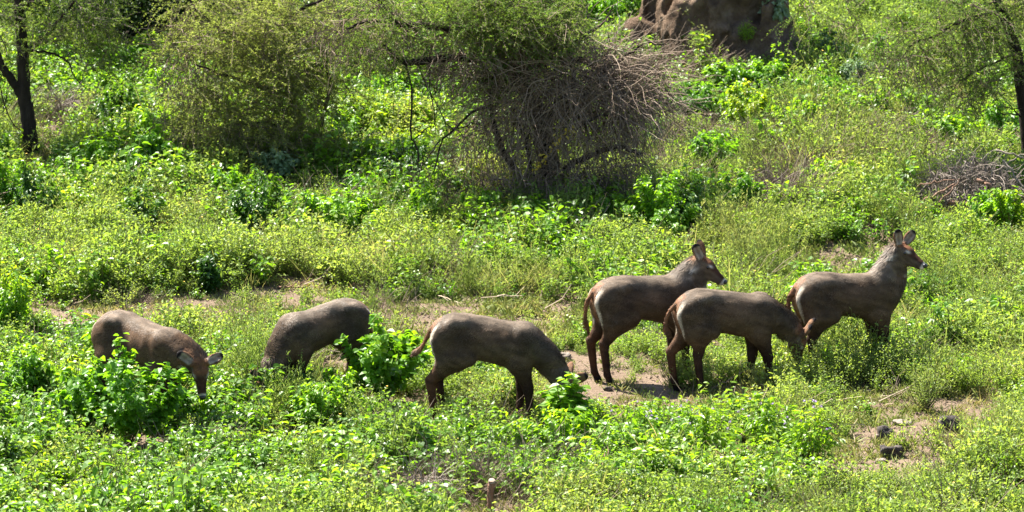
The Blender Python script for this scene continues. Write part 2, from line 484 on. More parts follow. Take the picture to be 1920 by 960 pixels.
def termite_mound():
    b = at(1375, 108)
    fd = Field((-2.2, -1.3, -.3), (1.5, 1.3, 3.2), .036)
    S = 1 / ppm(b[1])
    X = lambda px: (px - 1375) * S
    fd.cone((X(1385), .15, -.2), (X(1375), .25, 2.8), .74, .24, .1)
    fd.cone((X(1290), -.45, -.25), (X(1465), -.5, -.22), .30, .34, .15)
    fd.cone((X(1480), .1, -.2), (X(1430), .1, .7), .26, .2, .15)
    fd.cone((X(1345), -.10, -.2), (X(1335), .1, 1.6), .40, .30, .12)
    fd.cone((X(1430), -.05, -.2), (X(1420), .15, 2.0), .34, .26, .12)
    fd.cone((X(1210), .35, -.1), (X(1238), .35, .85), .32, .20, .10)
    fd.cone((X(1235), .35, .3), (X(1300), .3, .9), .30, .28, .12)
    fd.cone((X(1272), -.25, -.1), (X(1275), -.15, .42), .28, .20, .10)
    fd.cone((X(1195), -.05, -.1), (X(1200), 0, .34), .18, .13, .10)
    fd.cone((X(1450), -.45, -.1), (X(1400), -.25, .55), .14, .16, .10)
    fd.cone((X(1465), -.25, -.1), (X(1440), -.1, .4), .16, .15, .10)
    fd.cone((X(1340), -.4, -.15), (X(1440), -.5, -.05), .22, .2, .10)
    fd.cone((X(1220), .1, -.2), (X(1300), .0, .0), .25, .3, .12)
    P = np.stack(np.meshgrid(*fd.ax, indexing='ij'), -1)
    Pn = P * np.array([1, 1, .55])
    rid = lambda q, sd, fr: 2 * np.abs(lattice_noise(q, sd, fr)) - .5
    fd.phi += .13 * lattice_noise(Pn, 71, 2.3) - .05 + .14 * rid(Pn, 72, 3.0) + .085 * rid(P * np.array([1, 1, .45]), 74, 7.0) + .03 * lattice_noise(P, 73, 13.0)
    V, Q = surface_nets(fd.phi, fd.lo, fd.h)
    root = empty('termite_mound', b, 'tall lumpy brown termite mound at the top of the slope', 'termite mound')
    obj('mound', mesh_np('mound', V, [Q], smooth=True, mats=[MAT['mound']]), root)
termite_mound()

# ------------------------------------------------------------------ trees
def limb_mesh(acc, pts, r0, r1, n=12, sides=8, tint=.5, wob=.0, slot=0):
    q = bez(pts, n)
    if wob:
        q[1:-1] += rng.normal(scale=wob, size=(n - 2, 3))
    V, Fc = tubes(q[None], np.linspace(r0, r1, n)[None], sides)
    acc.add(V, Fc, tint, slot)
    return q

def colonize(nodes, targets, acc, r0=.012, r1=.004, sag=.08, tint=(.2, .6), n=6, r=rng):
    """joins every target to the nearest branch so far; returns the twig paths"""
    nodes = np.asarray(nodes, float)
    left = np.asarray(targets, float)
    d = np.linalg.norm(left[:, None] - nodes[None], axis=-1).min(1)
    left = left[np.argsort(d)]
    paths = []
    for t in left:
        i = np.argmin(np.linalg.norm(nodes - t, axis=1))
        a = nodes[i]
        L = np.linalg.norm(t - a)
        m1 = a + (t - a) * .35 + r.normal(scale=.10 * L, size=3) + np.array([0, 0, .10 * L])
        m2 = a + (t - a) * .7 + r.normal(scale=.08 * L, size=3) + np.array([0, 0, .06 * L])
        q = bez([a, m1, m2, t + np.array([0, 0, -sag * L])], n)
        paths.append(q)
        nodes = np.concatenate([nodes, q[2:]])
    P = np.stack(paths)
    R = np.linspace(1, 0, n)[None] * (r0 - r1) + r1
    R = R * np.clip(np.linalg.norm(P[:, -1] - P[:, 0], axis=1) / .6, .5, 1.6)[:, None]
    V, Fc = tubes(P, R, 4)
    acc.add(V, Fc, np.repeat(r.uniform(*tint, len(P)), n * 4))
    return P

def sprays(leaf_acc, twig_acc, origins, dirs, length, nleaf, leaf_len, r=rng, droop=.25, spread=.035, tint_by=None):
    """feathery acacia shoots: a thin twig lined with small leaflets"""
    n = len(origins)
    L = r.uniform(*length, n)
    D = nrm(dirs)
    s = np.linspace(0, 1, 5)
    Pt = origins[:, None] + D[:, None] * (L[:, None] * s)[..., None]
    Pt[..., 2] -= (droop * L)[:, None] * s ** 2
    Pt[:, 1:] += r.normal(scale=.015, size=(n, 4, 3))
    V, Fc = tubes(Pt, np.linspace(.0035, .0015, 5)[None] * np.ones((n, 1)), 3)
    twig_acc.add(V, Fc, np.repeat(r.uniform(.2, .7, n), 15))
    t = r.uniform(.05, 1, (n, nleaf))
    k = np.clip((t * 4).astype(int), 0, 3); fr = (t * 4 - k)[..., None]
    base = np.take_along_axis(Pt, k[..., None], 1) * (1 - fr) + np.take_along_axis(Pt, k[..., None] + 1, 1) * fr
    base = base.reshape(-1, 3) + r.normal(scale=spread * .22, size=(n * nleaf, 3)) * np.array([1, 1, .6])
    Dl = nrm(rdir(n * nleaf, r) * np.array([1, 1, .55]) + np.repeat(D, nleaf, 0) * .6)
    Nl = nrm(rdir(n * nleaf, r) * .6 + np.array([0, 0, 1]))
    ll = leaf_len * r.uniform(.7, 1.4, n * nleaf)
    V, Fc, kv = leaves(base, Dl, Nl, ll, ll * .42)
    tt = np.repeat(r.uniform(0, .6, n), nleaf) + r.uniform(0, .4, n * nleaf)
    leaf_acc.add(V, Fc, np.repeat(tt, kv))

def in_ell(c, rr, n, r=rng, shell=.35):
    d = rdir(n, r) * (r.uniform(shell ** 3, 1, n) ** (1 / 3))[:, None]
    return np.asarray(c) + d * np.asarray(rr)

def acacia(name, label, base_px, base_row, limbs, crowns, leafmat, nleaf=40, leaf_len=.024, seed=1, dead=(), droop=.25, hang=(), spray_len=(.22, .5), flat=.35):
    """limbs: list of (points (px,row,dY), r0, r1); crowns: (px,row,dY, rx,ry,rz metres, twigs, sprays per twig)"""
    r = np.random.default_rng(seed)
    b = at(base_px, base_row)
    root = empty(name, b, label, 'tree')
    Y0 = b[1]
    tk, tw, lf = Acc(), Acc(), Acc()
    nodes = []
    for pts, r0, r1 in limbs:
        P = [b - (0, 0, .15) if p is None else at3(p[0], p[1], Y0 + p[2]) for p in pts]
        q = limb_mesh(tk, P, r0, r1, n=6 * len(P), sides=9, wob=.006)
        nodes.append(q[len(q) // 3:])
    nodes = np.concatenate(nodes)
    for (px, row, dY, rx, ry, rz, nt_, ns) in crowns:
        c = at3(px, row, Y0 + dY)
        T = in_ell(c, (rx, ry, rz), nt_, r, .3)
        T = T[T[:, 2] > height(T[:, 0], T[:, 1]) + .1]
        P = colonize(nodes, T, tw, .013, .004, r=r)
        if ns:
            n = len(P)
            o = np.repeat(P[:, 2:], 1, 0)
            idx = r.integers(2, 6, (n, ns))
            org = np.take_along_axis(P, idx[..., None], 1).reshape(-1, 3)
            ax = np.repeat(nrm(P[:, -1] - P[:, 0]), ns, 0)
            D = nrm(ax * .7 + rdir(n * ns, r) * np.array([1, 1, flat]))
            sprays(lf, tw, org, D, spray_len, nleaf, leaf_len, r, droop)
    for (px, row, dY, rx, ry, rz, cnt, ln) in dead:
        c = at3(px, row, Y0 + dY)
        o = in_ell(c, (rx, ry, rz), cnt, r, .1)
        V, Fc, tn = curls(o, ln, r, dirs=nrm(o - c) * .8 + rdir(len(o), r) + (0, 0, .1))
        tw.add(V, Fc, tn)
    for pts, r0, r1 in hang:
        P = [at3(p[0], p[1], Y0 + p[2]) for p in pts]
        limb_mesh(tk, P, r0, r1, n=10, sides=5, wob=.008)
    ib = np.array(b)
    for a in (tk, tw, lf):
        a.V = [v - ib for v in a.V]
    obj('trunk', tk.mesh('trunk', [MAT['bark']], True), root)
    if tw.n: obj('twigs', tw.mesh('twigs', [MAT['dead_twig' if dead else 'twig']]), root)
    if lf.n: obj('crown', lf.mesh('crown', [leafmat]), root)
    return root

def curls(o, ln, r=rng, steps=10, gravity=.17, turn=.30, rad_=(.0022, .0068), dirs=None, out=None):
    """thin dead twigs that wander"""
    n = len(o)
    D = nrm(r.normal(size=(n, 3))) if dirs is None else nrm(dirs)
    L = r.uniform(.5, 1.3, n) * ln / steps
    P = [np.array(o, float)]
    bend = r.normal(scale=turn * .5, size=(n, 3))
    for _ in range(steps - 1):
        D = nrm(D + bend + r.normal(scale=turn * .6, size=(n, 3)) + np.array([0, 0, -gravity]))
        P.append(P[-1] + D * L[:, None])
    P = np.stack(P, 1)
    gz = height(P[..., 0], P[..., 1]) + .01
    P[..., 2] = np.maximum(P[..., 2], gz)
    R = r.uniform(*rad_, n)[:, None] * np.linspace(1, .45, steps)[None]
    V, Fc = tubes(P, R, 3)
    tn = np.repeat(np.clip(r.normal(.58, .24, n), 0, 1), steps * 3)
    return V, Fc, tn

# forked acacia on the left
acacia('acacia_tree', 'dark forked acacia trunk at the far left with a shaded feathery crown', 60, 292,
       [([None, (54, 235, 0), (46, 180, 0), (44, 120, 0), (40, 60, .05), (34, 0, .1), (30, -80, .15), (20, -160, .2)], .105, .045),
        ([(45, 188, 0), (22, 150, -.05), (0, 118, -.1), (-18, 70, -.1), (-60, 10, -.2), (-110, -60, -.3)], .062, .03),
        ([(47, 102, 0), (70, 82, -.1), (96, 58, -.2), (112, 36, -.25), (150, -10, -.4)], .034, .016),
        ([(52, 96, 0), (85, 98, -.15), (112, 106, -.2), (132, 122, -.25), (140, 145, -.25), (158, 162, -.3)], .017, .006),
        ([(36, 20, .05), (80, -20, -.3), (140, -60, -.6)], .04, .02), ([(30, -40, .1), (70, -100, .5), (130, -150, .8)], .04, .02)],
       [(100, 30, -.1, 1.0, .9, .50, 60, 4), (178, 58, -.3, .50, .5, .28, 30, 5), (20, 50, .2, .8, .9, .5, 28, 3), (60, -70, .3, 1.1, .9, .4, 70, 5), (150, -40, .1, .8, .8, .35, 40, 5), (-60, -30, .2, .8, .8, .4, 36, 5), (180, 110, -.2, .35, .4, .2, 14, 3)],
       MAT['acacia_green'], seed=21, hang=[([(-4, 150, -.1), (8, 190, -.1), (20, 225, -.1), (45, 250, 0)], .009, .006), ([(12, 178, -.1), (6, 205, -.1), (-6, 220, -.1)], .008, .004)])

# feathery olive acacia, branches almost to the ground
acacia('acacia_tree', 'bushy olive green acacia with feathery branches sweeping to the ground', 560, 296,
       [([None, (560, 230, 0), (545, 170, 0), (520, 100, .1), (490, 30, .1), (470, -60, .1)], .06, .03),
        ([None, (600, 235, .1), (612, 190, .1), (618, 150, .1), (590, 60, .1)], .04, .018),
        ([(548, 180, 0), (480, 160, -.4), (420, 140, -.6), (360, 120, -.7)], .035, .012),
        ([(530, 120, 0), (440, 70, -.3), (380, 30, -.4), (340, -20, -.4)], .03, .012),
        ([(500, 60, .1), (580, 10, -.2), (660, -20, -.2)], .03, .012),
        ([None, (520, 240, -.3), (470, 230, -.6), (430, 235, -.8)], .03, .01)],
       [(440, 50, -.3, .95, .6, .62, 105, 5), (500, 140, -.6, .95, .45, .60, 100, 5), (400, 235, -.8, .60, .40, .42, 56, 5), (450, 275, -1.0, .60, .30, .30, 40, 5), (570, 80, -.2, .85, .6, .6, 80, 5), (660, 50, 0, .7, .6, .45, 60, 4), (600, 165, -.3, .40, .35, .3, 24, 5),
        (530, 250, -.8, .60, .35, .36, 46, 5), (480, -30, .1, 1.1, .5, .3, 40, 4), (450, 130, -1.0, .95, .22, .75, 60, 5)],
       MAT['acacia'], seed=22, leaf_len=.025, spray_len=(.30, .70), flat=.25, dead=[(345, 110, -.5, .42, .4, .5, 300, .5), (350, 210, -.6, .35, .3, .35, 170, .45)])

# central umbrella acacia with the dead tangle under it
B2 = at(1032, 372)
acacia('acacia_tree', 'thick central acacia with a dome of green leaves over dark dead tangled twigs', 1032, 372,
       [([None, (1030, 330, 0), (1022, 260, 0), (1000, 190, 0), (975, 110, 0), (968, 40, 0), (960, -60, 0)], .15, .07),
        ([(972, 95, 0), (930, 100, -.2), (890, 108, -.3), (850, 108, -.35), (800, 114, -.4), (768, 117, -.4), (738, 106, -.4), (720, 84, -.4)], .07, .026),
        ([(968, 60, 0), (900, 58, -.1), (840, 54, -.2), (790, 46, -.3), (740, 42, -.3), (712, 0, -.3), (705, -40, -.3)], .06, .022),
        ([(790, 46, -.3), (745, 44, -.35), (690, 40, -.4), (650, 55, -.5)], .028, .012),
        ([(985, 130, 0), (1030, 100, -.2), (1060, 118, -.3), (1090, 112, -.35), (1130, 132, -.4), (1160, 150, -.4)], .055, .018),
        ([(1020, 240, 0), (1060, 180, -.1), (1075, 130, -.2), (1060, 60, -.2)], .07, .025),
        ([(1040, 108, -.25), (1090, 70, -.1), (1130, 44, .1), (1150, 10, .1)], .022, .008),
        ([(1130, 132, -.4), (1180, 100, -.4), (1210, 82, -.4), (1250, 84, -.4)], .018, .007),
        ([None, (1060, 320, -.1), (1110, 290, -.3), (1160, 275, -.4), (1205, 290, -.5)], .05, .02),
        ([None, (960, 310, -.1), (930, 250, -.2), (920, 180, -.2), (930, 120, -.1)], .05, .02),
        ([None, (1000, 330, -.3), (985, 260, -.35), (960, 200, -.3)], .035, .015)],
       [(955, 22, -.1, .95, .9, .42, 120, 6), (1010, 70, -.3, .55, .6, .35, 60, 6), (900, 40, -.3, .55, .6, .25, 50, 5), (965, -30, .0, .9, .7, .3, 46, 5), (960, 40, -.8, .85, .35, .4, 70, 6), (935, 135, -.5, .35, .3, .3, 24, 4), (740, 60, -.3, .65, .6, .3, 55, 3), (770, 10, -.2, .8, .8, .35, 60, 4), (690, 110, -.4, .35, .4, .22, 20, 3)],
       MAT['acacia_green'], seed=23, leaf_len=.024,
       dead=[(1075, 140, -.3, .75, .5, .35, 850, 1.15), (1130, 190, -.4, .60, .5, .35, 700, 1.1), (1000, 200, -.2, .55, .5, .5, 600, 1.0), (1080, 290, -.4, .85, .5, .5, 650, .75), (1190, 165, -.4, .5, .45, .35, 420, .75), (940, 200, -.2, .35, .4, .5, 280, .8), (1050, 355, -.5, .95, .45, .3, 480, .6), (900, 100, -.3, .75, .6, .30, 600, .5), (880, 130, -.3, .5, .4, .2, 300, .5), (690, 60, -.2, .7, .6, .35, 360, .5), (880, 280, -.3, .3, .3, .35, 140, .5)],
       hang=[([(760, 117, -.4), (770, 150, -.45), (773, 200, -.5), (770, 255, -.5), (775, 266, -.5), (786, 290, -.5), (784, 302, -.5)], .013, .012),
             ([(775, 262, -.5), (795, 245, -.5), (812, 228, -.5), (815, 200, -.5)], .008, .004),
             ([(784, 118, -.4), (800, 165, -.4), (820, 200, -.4), (812, 240, -.4)], .008, .004),
             ([(806, 116, -.4), (806, 160, -.4), (815, 215, -.4), (816, 250, -.4)], .008, .004),
             ([(726, 110, -.4), (738, 150, -.4), (738, 215, -.4)], .005, .003), ([(694, 110, -.4), (692, 170, -.4), (688, 222, -.4)], .005, .003),
             ([(930, 200, -.2), (890, 208, -.3), (850, 243, -.45), (826, 268, -.5), (816, 305, -.5), (806, 335, -.5)], .02, .008),
             ([(850, 243, -.45), (835, 232, -.4), (824, 205, -.4), (815, 190, -.4)], .009, .004), ([(855, 240, -.4), (885, 232, -.4), (920, 236, -.3)], .009, .005),
             ([(826, 262, -.5), (805, 290, -.5), (785, 330, -.5)], .009, .004), ([(858, 243, -.4), (872, 258, -.4), (890, 275, -.4)], .007, .003),
             ([(1085, 240, -.9), (1120, 218, -1.0), (1150, 214, -1.0), (1170, 226, -1.0)], .012, .006),
             ([(960, 140, -.5), (985, 160, -.6), (1000, 190, -.7), (990, 260, -.7)], .012, .006)])
# yellowing creeper hanging in the tangle
ya = Acc()
ypts = bez([at3(1000, 315, B2[1] - .95), at3(1020, 300, B2[1] - 1.0), at3(1045, 262, B2[1] - 1.0), at3(1075, 236, B2[1] - .95)], 22)
V, Fc = tubes(ypts[None], np.full((1, 22), .003), 3); ya.add(V, Fc, .5, 1)
yo = np.repeat(ypts, 2, 0) + rng.normal(scale=.03, size=(44, 3))
V, Fc, k = leaves(yo, rdir(44) * (1, 1, .5) + (0, 0, -.3), rdir(44) + (0, 0, .8), rng.uniform(.045, .08, 44), .035, LEAF6); ya.add(V, Fc, np.repeat(rng.uniform(0, 1, 44), k), 0)
tag(obj('creeper', ya.mesh('creeper', [MAT['yellow_leaf'], MAT['twig']])), 'yellow leaved creeper hanging in the dead tangle of the central acacia', 'creeper')

# leaning acacia at the right edge
acacia('acacia_tree', 'leaning dark acacia at the right edge with drooping feathery branches', 1934, 330,
       [([None, (1928, 260, 0), (1918, 180, 0), (1908, 110, 0), (1892, 55, 0), (1872, 8, 0), (1850, -60, 0)], .10, .05),
        ([(1922, 210, 0), (1935, 120, .1), (1930, 40, .1), (1945, -60, .1)], .06, .03),
        ([(1878, 22, 0), (1830, 32, -.3), (1790, 45, -.45), (1750, 70, -.55), (1715, 80, -.6), (1685, 115, -.65)], .028, .007),
        ([(1905, 100, 0), (1880, 110, -.3), (1840, 130, -.5), (1800, 150, -.6)], .018, .006),
        ([(1850, -50, 0), (1760, -40, -.4), (1680, -30, -.6)], .03, .012),
        ([(1916, 222, 0), (1905, 210, -.1), (1892, 195, -.15)], .016, .006), ([(1912, 215, -.1), (1890, 214, -.2), (1868, 214, -.2)], .010, .005),
        ([(1914, 205, -.1), (1890, 202, -.2), (1860, 200, -.2)], .008, .004)],
       [(1800, 70, -.4, .65, .6, .42, 60, 4), (1740, 110, -.6, .55, .5, .38, 44, 3), (1850, 130, -.4, .45, .5, .45, 44, 4), (1850, 20, -.2, .7, .7, .4, 60, 5), (1660, 60, -.6, .5, .5, .4, 26, 3), (1560, 30, -.6, .6, .5, .3, 22, 3), (1790, 190, -.6, .35, .3, .25, 14, 3), (1830, -60, .3, 1.1, .9, .4, 60, 5), (1950, 60, 0, .6, .6, .6, 50, 5)],
       MAT['acacia_green'], seed=24, nleaf=34, droop=.45, dead=[(1700, 130, -.6, .4, .3, .2, 90, .35)])

# shaded trees on the ridge behind
def ridge_tree(px, row, label, trunk_pts, r0, crowns, seed, leaf=.07, n_=1):
    r = np.random.default_rng(seed)
    b = at(px, row)
    root = empty('ridge_tree', b, label, 'tree', 'shaded trees on the ridge')
    tk, lf = Acc(), Acc()
    nodes = []
    for pts in trunk_pts:
        P = [b - (0, 0, .15) if p is None else at3(p[0], p[1], b[1] + p[2]) for p in pts]
        nodes.append(limb_mesh(tk, P, r0, r0 * .45, n=14, sides=8))
    nodes = np.concatenate(nodes)
    for (cx, cr, dY, rx, ry, rz, cnt) in crowns:
        c = at3(cx, cr, b[1] + dY)
        T = in_ell(c, (rx, ry, rz), 26, r)
        colonize(nodes, T, tk, .02, .006, r=r)
        o = in_ell(c, (rx, ry, rz), cnt, r, .2)
        o = o + r.normal(scale=.1, size=o.shape)
        V, Fc, k = leaves(o, rdir(cnt, r) + (0, 0, -.4), rdir(cnt, r) * .8 + (0, 0, 1), r.uniform(.7, 1.3, cnt) * leaf, leaf * .55, LEAF2)
        lf.add(V, Fc, np.repeat(r.uniform(0, 1, cnt), k))
    for a in (tk, lf): a.V = [v - b for v in a.V]
    obj('trunk', tk.mesh('trunk', [MAT['bark']], True), root)
    obj('crown', lf.mesh('crown', [MAT['dark']]), root)
ridge_tree(222, 98, 'dark twin-stemmed tree on the ridge behind the forked acacia', [[None, (224, 60, 0), (222, 10, 0), (215, -80, 0)], [None, (236, 50, .1), (250, -10, .2)]], .10,
           [(200, -70, 0, 1.6, 1.5, .9, 5200), (190, 10, .3, .7, .6, .35, 900)], 31)
ridge_tree(252, 96, 'thin stemmed tree standing beside the twin-stemmed ridge tree', [[None, (256, 50, 0), (264, 15, 0), (275, -60, 0)]], .045,
           [(300, -50, .3, 1.2, 1.3, .75, 3600), (285, 10, .2, .40, .4, .36, 1500), (225, 20, .5, .5, .4, .3, 1300)], 32)
ridge_tree(330, 70, 'dense dark tree on the ridge above the olive acacia', [[None, (326, 30, 0), (318, -20, 0), (310, -90, 0)]], .12,
           [(312, 16, .0, .46, .5, .48, 2800), (340, -80, .4, 1.8, 1.6, .9, 5600), (390, -10, .8, .8, .6, .4, 1200)], 33)
ridge_tree(600, 6, 'dark tree half hidden behind the limbs of the central acacia', [[None, (600, -60, 0), (605, -140, 0)]], .12, [(600, -70, 0, 2.0, 1.6, .8, 5200)], 34)
ridge_tree(1095, 24, 'shaded tree on the ridge between the central acacia and the termite mound', [[None, (1094, -10, 0), (1090, -80, 0)], [None, (1110, -20, .1), (1120, -90, .1)]], .16,
           [(1110, -60, .2, 1.8, 1.5, .75, 5200), (1130, -10, .5, .9, .6, .30, 1500)], 35)
ridge_tree(-30, 60, 'dark tree cut off by the left edge behind the forked acacia', [[None, (-30, 0, 0), (-30, -80, 0)]], .10, [(-10, -30, 0, 1.4, 1.3, .9, 3600)], 36)
ridge_tree(150, 20, 'low dark tree filling the gap above the forked acacia', [[None, (150, -40, 0), (150, -120, 0)]], .10, [(130, -60, 0, 1.6, 1.4, .8, 4200)], 37)


# ------------------------------------------------------------------ shrubs one can tell apart
def shrub_parts(kind, w, h, r):
    """w width, h height in metres -> (stems acc, foliage acc, extra acc)"""
    st, fo, ex, lv = Acc(), Acc(), [], []
    ns = {'leafy': 17, 'heart': 22, 'fine': 26, 'wisp': 34, 'aster': 16, 'twiggy': 16}[kind]
    az = r.uniform(0, 2 * np.pi, ns); k_ = r.uniform(0, 1, ns) ** .42
    tx = np.stack([np.cos(az) * k_ * w * .46, np.sin(az) * k_ * w * .46, h * np.sqrt(np.clip(1 - (k_ * .88) ** 2, .04, 1)) * r.uniform(.72, 1.02, ns)], -1)
    s = np.linspace(0, 1, 7)
    P = tx[:, None] * np.stack([s ** .85, s ** .85, s ** .95], -1)[None]
    P[:, 1:] += np.cumsum(r.normal(scale=.018 * max(w, h), size=(ns, 6, 3)), 1) * .6
    P[..., 2] = np.abs(P[..., 2])
    P[:, 0, 2] = -.04
    V, Fc = tubes(P, np.linspace(.009, .0025, 7)[None] * np.ones((ns, 1)) * (.6 if kind in ('fine', 'wisp') else 1), 4)
    st.add(V, Fc, .45)
    def along(nl, t0=.25):
        t = r.uniform(t0, 1, (ns, nl)) ** .8; k = np.clip((t * 6).astype(int), 0, 5); fr = (t * 6 - k)[..., None]
        return (np.take_along_axis(P, k[..., None], 1) * (1 - fr) + np.take_along_axis(P, k[..., None] + 1, 1) * fr).reshape(-1, 3)
    if kind in ('leafy', 'heart', 'aster', 'twiggy'):
        size = {'leafy': (.042, .080), 'heart': (.055, .100), 'aster': (.055, .10), 'twiggy': (.03, .05)}[kind]
        nl = int({'leafy': 85, 'heart': 42, 'aster': 40, 'twiggy': 18}[kind] * np.clip(w * h / .5, .6, 1.8))
        b = along(nl, .22)
        n = len(b)
        out = b * (1, 1, .0); out = out + r.normal(scale=.12, size=b.shape)
        d = nrm(nrm(out) + rdir(n, r) * .8) * (1, 1, .5) + (0, 0, -.35 if kind != 'heart' else -.15)
        b = b + nrm(rdir(n, r)) * r.uniform(.0, .085, n)[:, None] * (1, 1, .8)
        b[:, 2] = np.maximum(b[:, 2], .03)
        ll = r.uniform(*size, n)
        wf = {'leafy': .62, 'heart': .92, 'aster': .40, 'twiggy': .6}[kind]
        Nn = rdir(n, r) * .55 + nrm(out) * .35 + (0, 0, .8); ww_ = ll * wf * r.uniform(.85, 1.15, n)
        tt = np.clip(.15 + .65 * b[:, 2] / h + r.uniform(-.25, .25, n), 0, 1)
        if kind == 'heart' and w * h > .35:      # the outer large leaves are pieces of their own
            pick = np.argsort(-(b[:, 2] / h + .8 * np.hypot(b[:, 0], b[:, 1]) / w + 4 * ll))[:220]
            Dn = nrm(d); Bn = nrm(np.cross(Nn, Dn)); Un = np.cross(Dn, Bn)
            for q in pick:
                M = Matrix.Identity(4)
                for rr in range(3):
                    M[rr][0], M[rr][1], M[rr][2], M[rr][3] = Dn[q, rr] * ll[q], Bn[q, rr] * ww_[q], Un[q, rr] * ll[q], b[q, rr]
                lv.append((M, int(tt[q] * 4.99)))
            rest = np.setdiff1d(np.arange(n), pick)
            b, d, Nn, ll, ww_, tt = b[rest], d[rest], Nn[rest], ll[rest], ww_[rest], tt[rest]
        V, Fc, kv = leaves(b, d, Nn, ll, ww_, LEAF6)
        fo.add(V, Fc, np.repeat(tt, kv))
        if 0: fo.add(V, Fc, np.repeat(np.clip(.15 + .65 * b[:, 2] / h + r.uniform(-.25, .25, n), 0, 1), kv))
    else:
        nl = int({'fine': 40, 'wisp': 30}[kind] * np.clip(w * h / .3, .7, 2.2))
        b = along(nl, .15)
        n = len(b)
        b = b + r.normal(scale=.025, size=b.shape)
        b[:, 2] = np.maximum(b[:, 2], .02)
        if kind == 'fine':
            ll = r.uniform(.014, .030, n)
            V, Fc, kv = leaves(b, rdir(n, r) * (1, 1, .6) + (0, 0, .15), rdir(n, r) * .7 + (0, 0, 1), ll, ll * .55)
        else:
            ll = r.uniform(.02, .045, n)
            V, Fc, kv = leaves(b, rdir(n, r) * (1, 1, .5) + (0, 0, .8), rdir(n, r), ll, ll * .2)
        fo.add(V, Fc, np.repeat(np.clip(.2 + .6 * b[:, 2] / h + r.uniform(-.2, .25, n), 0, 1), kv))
    if kind == 'aster':
        tips = P[:, 6]
        for q in tips[tips[:, 2] > .55 * h][:6]:
            for _ in range(r.integers(1, 3)):
                c = q + r.normal(scale=.03, size=3) + (0, 0, .03)
                ex.append(c)
    return st, fo, ex, lv
def blossom_mesh():
    a = Acc(); m = 14
    V, Fc, kv = leaves(np.zeros((m, 3)), rdir(m) + (0, 0, .3), rdir(m), .019, .009)
    a.add(V, Fc, np.repeat(rng.uniform(0, 1, m), kv))
    return a.mesh('blossom', [MAT['lilac']])
BLOSSOM = [blossom_mesh() for _ in range(4)]

PROTO = {}
PIECE = {}
def leaf_piece(mat, ti):
    if (mat, ti) not in PIECE:
        PIECE[(mat, ti)] = mesh_np('leaf', LEAF6[0], [LEAF6[1]], np.full(7, (ti + .5) / 5), mats=[MAT[mat]])
    return PIECE[(mat, ti)]
def shrub(px, row, wpx, hpx, kind, label, mat=None, group=None, name=None, Y=None):
    b = at(px, row) if Y is None else at3(px, row, Y)
    s = ppm(b[1])
    w, h = 1.0 * wpx / s, 1.08 * hpx / s / .98
    mat = mat or {'leafy': 'shrub', 'heart': 'shrub', 'fine': 'fine', 'wisp': 'wispy', 'aster': 'broad', 'twiggy': 'broad'}[kind]
    key = (kind, round(w * 4), round(h * 4), mat)
    r = np.random.default_rng(hash_(kind) + len(PROTO) * 7)
    if key not in PROTO:
        W, Hh = max(round(w * 4), 1) / 4, max(round(h * 4), 1) / 4
        st, fo, ex, lv = shrub_parts(kind, W, Hh, r)
        PROTO[key] = (st.mesh('stems', [MAT['twig' if kind == 'twiggy' else 'stem']]), fo.mesh('foliage', [MAT[mat]]), ex, lv, W, Hh)
    ms, mf, mx, lv, W, Hh = PROTO[key]
    nm = name or {'leafy': 'leafy_shrub', 'heart': 'leafy_bush', 'fine': 'small_leaved_bush', 'wisp': 'wispy_bush', 'aster': 'purple_flowered_plant', 'twiggy': 'twiggy_bush'}[kind]
    root = empty(nm, b, label, {'leafy': 'shrub', 'heart': 'bush', 'fine': 'bush', 'wisp': 'bush', 'aster': 'flowering plant', 'twiggy': 'bush'}[kind], group, rng.uniform(0, 6.28))
    root.scale = (w / W, w / W, h / Hh)
    obj('stems', ms, root); fo_ = obj('foliage', mf, root)
    if lv: fo_['kind'] = 'stuff'
    for M, ti in lv:
        lo = obj('leaf', leaf_piece(mat, ti), root); lo.matrix_basis = M
    for i, c in enumerate(mx): obj('blossom', BLOSSOM[i % 4], root, c)
    return root

